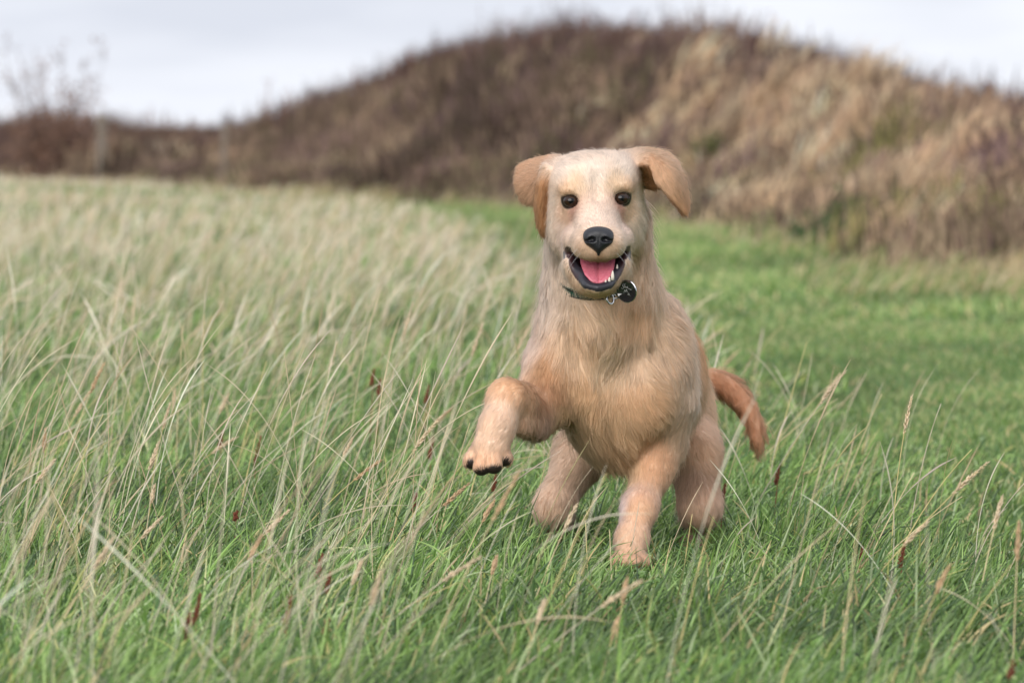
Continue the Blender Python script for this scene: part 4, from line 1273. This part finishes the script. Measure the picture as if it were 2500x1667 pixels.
# rusty spikes of dead dock
for (px, py, ln) in [(507, 1010, 45), (590, 1040, 80), (855, 868, 40), (990, 1030, 50), (951, 1155, 45), (1135, 1110, 40), (733, 1300, 60), (752, 1340, 55),
                     (660, 1410, 90), (428, 1440, 70), (452, 1400, 75), (1975, 1275, 45), (2072, 1275, 60), (1661, 1130, 40), (1785, 1092, 45), (541, 1185, 25),
                     (750, 1440, 40), (870, 890, 40), (980, 905, 45), (2320, 1545, 60)]:
    px *= K2; py *= K2; ln *= K2
    Y = YG(py + ln * .5 + 95); Y = min(Y, 11.5)
    tip = W(px + ln * .12, py - ln * .5, Y); low = W(px - ln * .10, py + ln * .5, Y)
    base = low + (low - tip) * .6; base[2] = float(hz(base[0], base[1])) - .003
    root = empty('dock_spike', base)
    tag(root, 'dark rusty brown dead dock spike among the grass', 'dock', 'dead dock spikes in the meadow')
    path = bent(base, tip, .02)
    v, f = tube(path, np.linspace(.0013, .0008, len(path)), 5)
    mesh_obj('stem', v, f, m_ruststem, root, offset=base)
    fine = np.linspace(low, tip, 10) + np.array((0, 0, .0)); fine[1:-1] += er.normal(size=(8, 3)) * .0006
    v, f = spikelets(fine, 46, .0052, .0020, er, 1.0)
    mesh_obj('seed_cluster', v, f, m_rust, root, offset=base)

# clover and other broad-leaved plants low in the grass
def leaf_mesh():
    V = []; Fc = []
    out = [(0, 0), (.35, .32), (.70, .40), (.95, .22), (1.0, 0), (.95, -.22), (.70, -.40), (.35, -.32)]
    for x, y in out: V.append((x, y, .12 * x - .25 * x * x + .35 * abs(y)))
    V.append((.55, 0, -.03))
    for i in range(8): Fc.append((8, i, (i + 1) % 8))
    V2 = [(x, y, z - .012) for x, y, z in V]
    Fc2 = [(f[0] + 9, f[2] + 9, f[1] + 9) for f in Fc]
    side = [(i, i + 9, (i + 1) % 8 + 9, (i + 1) % 8) for i in range(8)]
    return V + V2, Fc + Fc2 + side
lv, lf = leaf_mesh()
m_leaf = []
for c in ((96, 130, 58), (108, 140, 66), (84, 116, 54)):
    m_leaf.append(plain_mat('clover_leaf', srgb(*c), .5, noise=.2, nscale=3))
leaf_data = []
for m in m_leaf:
    me = bpy.data.meshes.new('leaf'); me.from_pydata(lv, [], lf); me.materials.append(m)
    me.polygons.foreach_set('use_smooth', np.ones(len(me.polygons), dtype=bool)); leaf_data.append(me)
m_petiole = plain_mat('petiole', srgb(104, 140, 70), .6)
for (px, py) in [(1752, 1388), (1562, 1335), (1680, 1402), (1705, 1396), (1620, 1412), (100, 1200), (185, 1235), (1460, 1330), (2005, 1290), (1540, 1410), (1770, 1420),
                 (1590, 1385), (840, 1420), (1215, 1360), (390, 1350), (2120, 1480), (1860, 1500), (530, 1520), (1650, 1550), (40, 1240), (200, 1150), (960, 1500), (1400, 1490), (1830, 1360)]:
    px *= K2; py *= K2
    p = W(px, py, YG(py + 60)); Y = p[1]
    base = np.array((p[0], Y, float(hz(p[0], Y))))
    root = empty('clover_plant', base)
    tag(root, 'small broad-leaved clover plant low in the grass', 'clover', 'clover plants low in the grass')
    H = max(.045, p[2] - base[2])
    for i in range(int(er.integers(4, 8))):
        a = er.random() * 6.283; hh = H * er.uniform(.75, 1.15); rr_ = er.uniform(.004, .030)
        top = np.array((math.cos(a) * rr_, math.sin(a) * rr_, hh))
        v, f = tube(bent((0, 0, 0), top, .05, 4), [.0008, .0007, .0006, .0006], 4)
        mesh_obj('petiole', v, f, m_petiole, root)
        l = bpy.data.objects.new('leaf', leaf_data[er.integers(3)]); COL.objects.link(l); l.parent = root
        l.location = top; s = er.uniform(.014, .024); l.scale = (s, s, s)
        l.rotation_euler = (er.normal() * .35, -.25 + er.normal() * .35, a + er.normal() * .4)

# ------------------------------------------------------------------ fence posts in the hedge
m_post = plain_mat('weathered_timber', srgb(128, 116, 104), .9, noise=.3, nscale=14)
m_wire = plain_mat('fence_wire', (.30, .30, .31), .5, metal=.8)
def post(px, top_py, Y, w, lab):
    top = W(px * K2, top_py * K2, Y); base = np.array((top[0], Y, float(hz(top[0], Y)) - .05))
    H = top[2] - base[2]
    bm = bmesh.new(); bmesh.ops.create_cube(bm, size=1)
    for v in bm.verts:
        v.co = Vector((v.co.x * w, v.co.y * w, (v.co.z + .5) * H))
        if v.co.z > H * .5: v.co.z += .012 * (1 if v.co.x > 0 else -1); v.co.x += .012
    bmesh.ops.bevel(bm, geom=list(bm.edges), offset=w * .12, segments=2, affect='EDGES')
    me = bpy.data.meshes.new('post'); bm.to_mesh(me); bm.free(); me.materials.append(m_post)
    root = empty('fence_post', base); o = bpy.data.objects.new('post', me); COL.objects.link(o); o.parent = root
    for h in (.62, .86):
        v, f = torus(np.array((0, 0, H * h)), (0, .06, 1), w * .76, .004, 16, 6)
        mesh_obj('wire_loop', v, f, m_wire, root)
    tag(root, lab, 'fence post')
post(232, 264, 57.9, .10, 'weathered grey timber fence post beside the reddish twiggy shrub')
post(513, 288, 55.0, .055, 'slim weathered fence post standing in the hedge where the bank starts to rise')

# ------------------------------------------------------------------ shrubs and weeds of the hedge and the bank
def shrub(name, label, cat, cx, cy, W_, H_, nst, stem_c, leaf_cols, nleaf, leaf_s, rs, group=None, wisp=0):
    r = np.random.default_rng(rs)
    base = np.array((cx, cy, float(hz(cx, cy)) - .02))
    root = empty(name, base); tag(root, label, cat, group)
    V = []; Fc = []; tips = []
    for i in range(nst):
        a = r.random() * 6.283; rr_ = W_ * .5 * math.sqrt(r.random())
        hh = H_ * (.55 + .45 * r.random()) * (1 - .35 * (rr_ / (W_ * .5)) ** 2)
        if i < wisp: hh = H_ * r.uniform(1.15, 1.5)
        t = np.array((math.cos(a) * rr_, math.sin(a) * rr_, hh))
        path = bent((t[0] * .25, t[1] * .25, 0), t, .08 * r.normal(), 7) + r.normal(size=(7, 3)) * .012
        v, f = tube(path, np.linspace(.009, .0025, 7), 5)
        o = len(V); V += v; Fc += [tuple(q + o for q in ff) for ff in f]
        tips.append(path)
        for _ in range(5):
            j = r.integers(2, 7); d = unit(r.normal(size=3) + np.array((0, 0, .6)))
            v, f = tube(np.linspace(path[j], path[j] + d * H_ * r.uniform(.1, .24), 4), [.004, .0035, .003, .0015], 4)
            o = len(V); V += v; Fc += [tuple(q + o for q in ff) for ff in f]
            tips.append(np.linspace(path[j], path[j] + d * H_ * .2, 7))
    mesh_obj('stems', V, Fc, plain_mat('twig', srgb(*stem_c), .85, noise=.2, nscale=20), root)
    if nleaf:
        V = []; Fc = []; C = []
        for i in range(nleaf):
            pth = tips[r.integers(len(tips))]
            p = pth[r.integers(1, 7)] + r.normal(size=3) * leaf_s * 1.6
            d = unit(r.normal(size=3)); e = unit(np.cross(d, r.normal(size=3)))
            o = len(V); s = leaf_s * r.uniform(.6, 1.3)
            V += [p - d * s, p + e * s * .45, p + d * s, p - e * s * .45]; Fc.append((o, o + 1, o + 2, o + 3))
            c = np.array(srgb(*leaf_cols[r.integers(len(leaf_cols))])) * r.uniform(.7, 1.25); C += [c] * 4
        mesh_obj('foliage', V, Fc, m_scrub, root, smooth=False, colors=np.array(C))
BR = [(140, 110, 94), (122, 98, 84), (152, 116, 96), (132, 108, 100)]
GR = [(66, 94, 60), (82, 108, 68), (58, 84, 56)]
P0 = W(140 * K2, 400, 59.6)
shrub('twiggy_shrub', 'reddish brown twiggy shrub standing above the hedge by the fence post', 'shrub', P0[0], 59.6, 1.25, 1.0, 90, (104, 82, 72), BR, 3400, .030, 1, wisp=8)
P0 = W(60 * K2, 400, 61.5)
shrub('twiggy_shrub', 'low dark brown shrub at the end of the hedge with thin bare wisps', 'shrub', P0[0], 61.5, .9, .45, 26, (84, 66, 58), BR, 800, .028, 2, wisp=6)
for q, (px, Y, w, h, n, lab) in enumerate([
    (2062, 32.6, .30, .34, 36, 'dark green bush at the foot of the bank beside the turf'),
    (1995, 32.4, .36, .20, 30, 'low dark green bush spreading over the turf at the foot of the bank'),
    (2110 * K2, 31.5, .22, .26, 22, 'small olive green bush half hidden in the tan grass of the bank'),
    (2205, 30.3, .24, .14, 20, 'little grey green bush in the pale dry grass edging the turf'),
    (1740, 44, .40, .36, 26, 'rounded olive bush low on the bank')]):
    X = (px - 1250) / FPX * Y
    cols = GR if q in (0, 1) else [(96, 104, 62), (110, 114, 72), (84, 92, 58)]
    shrub('green_bush', lab, 'bush', X, Y, w, h, n, (86, 76, 58), cols, 700, .020, 30 + q)
# bare weed stems against the sky
for q, (px, py0, Y) in enumerate([(655, 205, 62), (700, 225, 62), (868, 165, 61), (1010, 120, 60), (1245, 62, 57), (1320, 55, 56), (1430, 40, 55), (1545, 38, 54), (1690, 55, 53), (1895, 45, 50), (1850, 72, 51), (2115, 110, 47), (2300, 170, 42), (2420, 200, 40), (110, 170, 61), (215, 190, 60.5), (370, 255, 63)]):
    X = (px - 1250) / FPX * Y
    dd = np.linspace(Y - 6, Y + 8, 120); zz = hz(X / Y * dd, dd); pr = 300 - (zz - CAM_H) / dd * FPX
    j = int(pr.argmin()); Y = dd[j]; X = (px - 1250) / FPX * Y
    top = W(px, py0, Y); base = np.array((X - .04, Y, float(hz(X - .04, Y)) - .02))
    if top[2] - base[2] < .25: top[2] = base[2] + .3
    root = empty('weed_stem', base)
    tag(root, 'thin bare dead weed stem rising against the sky above the scrub', 'weed', 'dead weed stems along the skyline')
    path = bent(base, top, .05 * er.normal(), 7)
    v, f = tube(path, np.linspace(.006, .003, 7), 5)
    mesh_obj('stem', v, f, m_ruststem, root, offset=base)
    for _ in range(4):
        j = er.integers(3, 7); d = unit(np.array((er.normal(), er.normal(), 1.0)))
        tp = path[j] + d * .10
        v, f = spikelets(np.linspace(path[j], tp, 6), 10, .016, .005, er, .6)
        mesh_obj('seed_tuft', v, f, m_ruststem, root, offset=base)
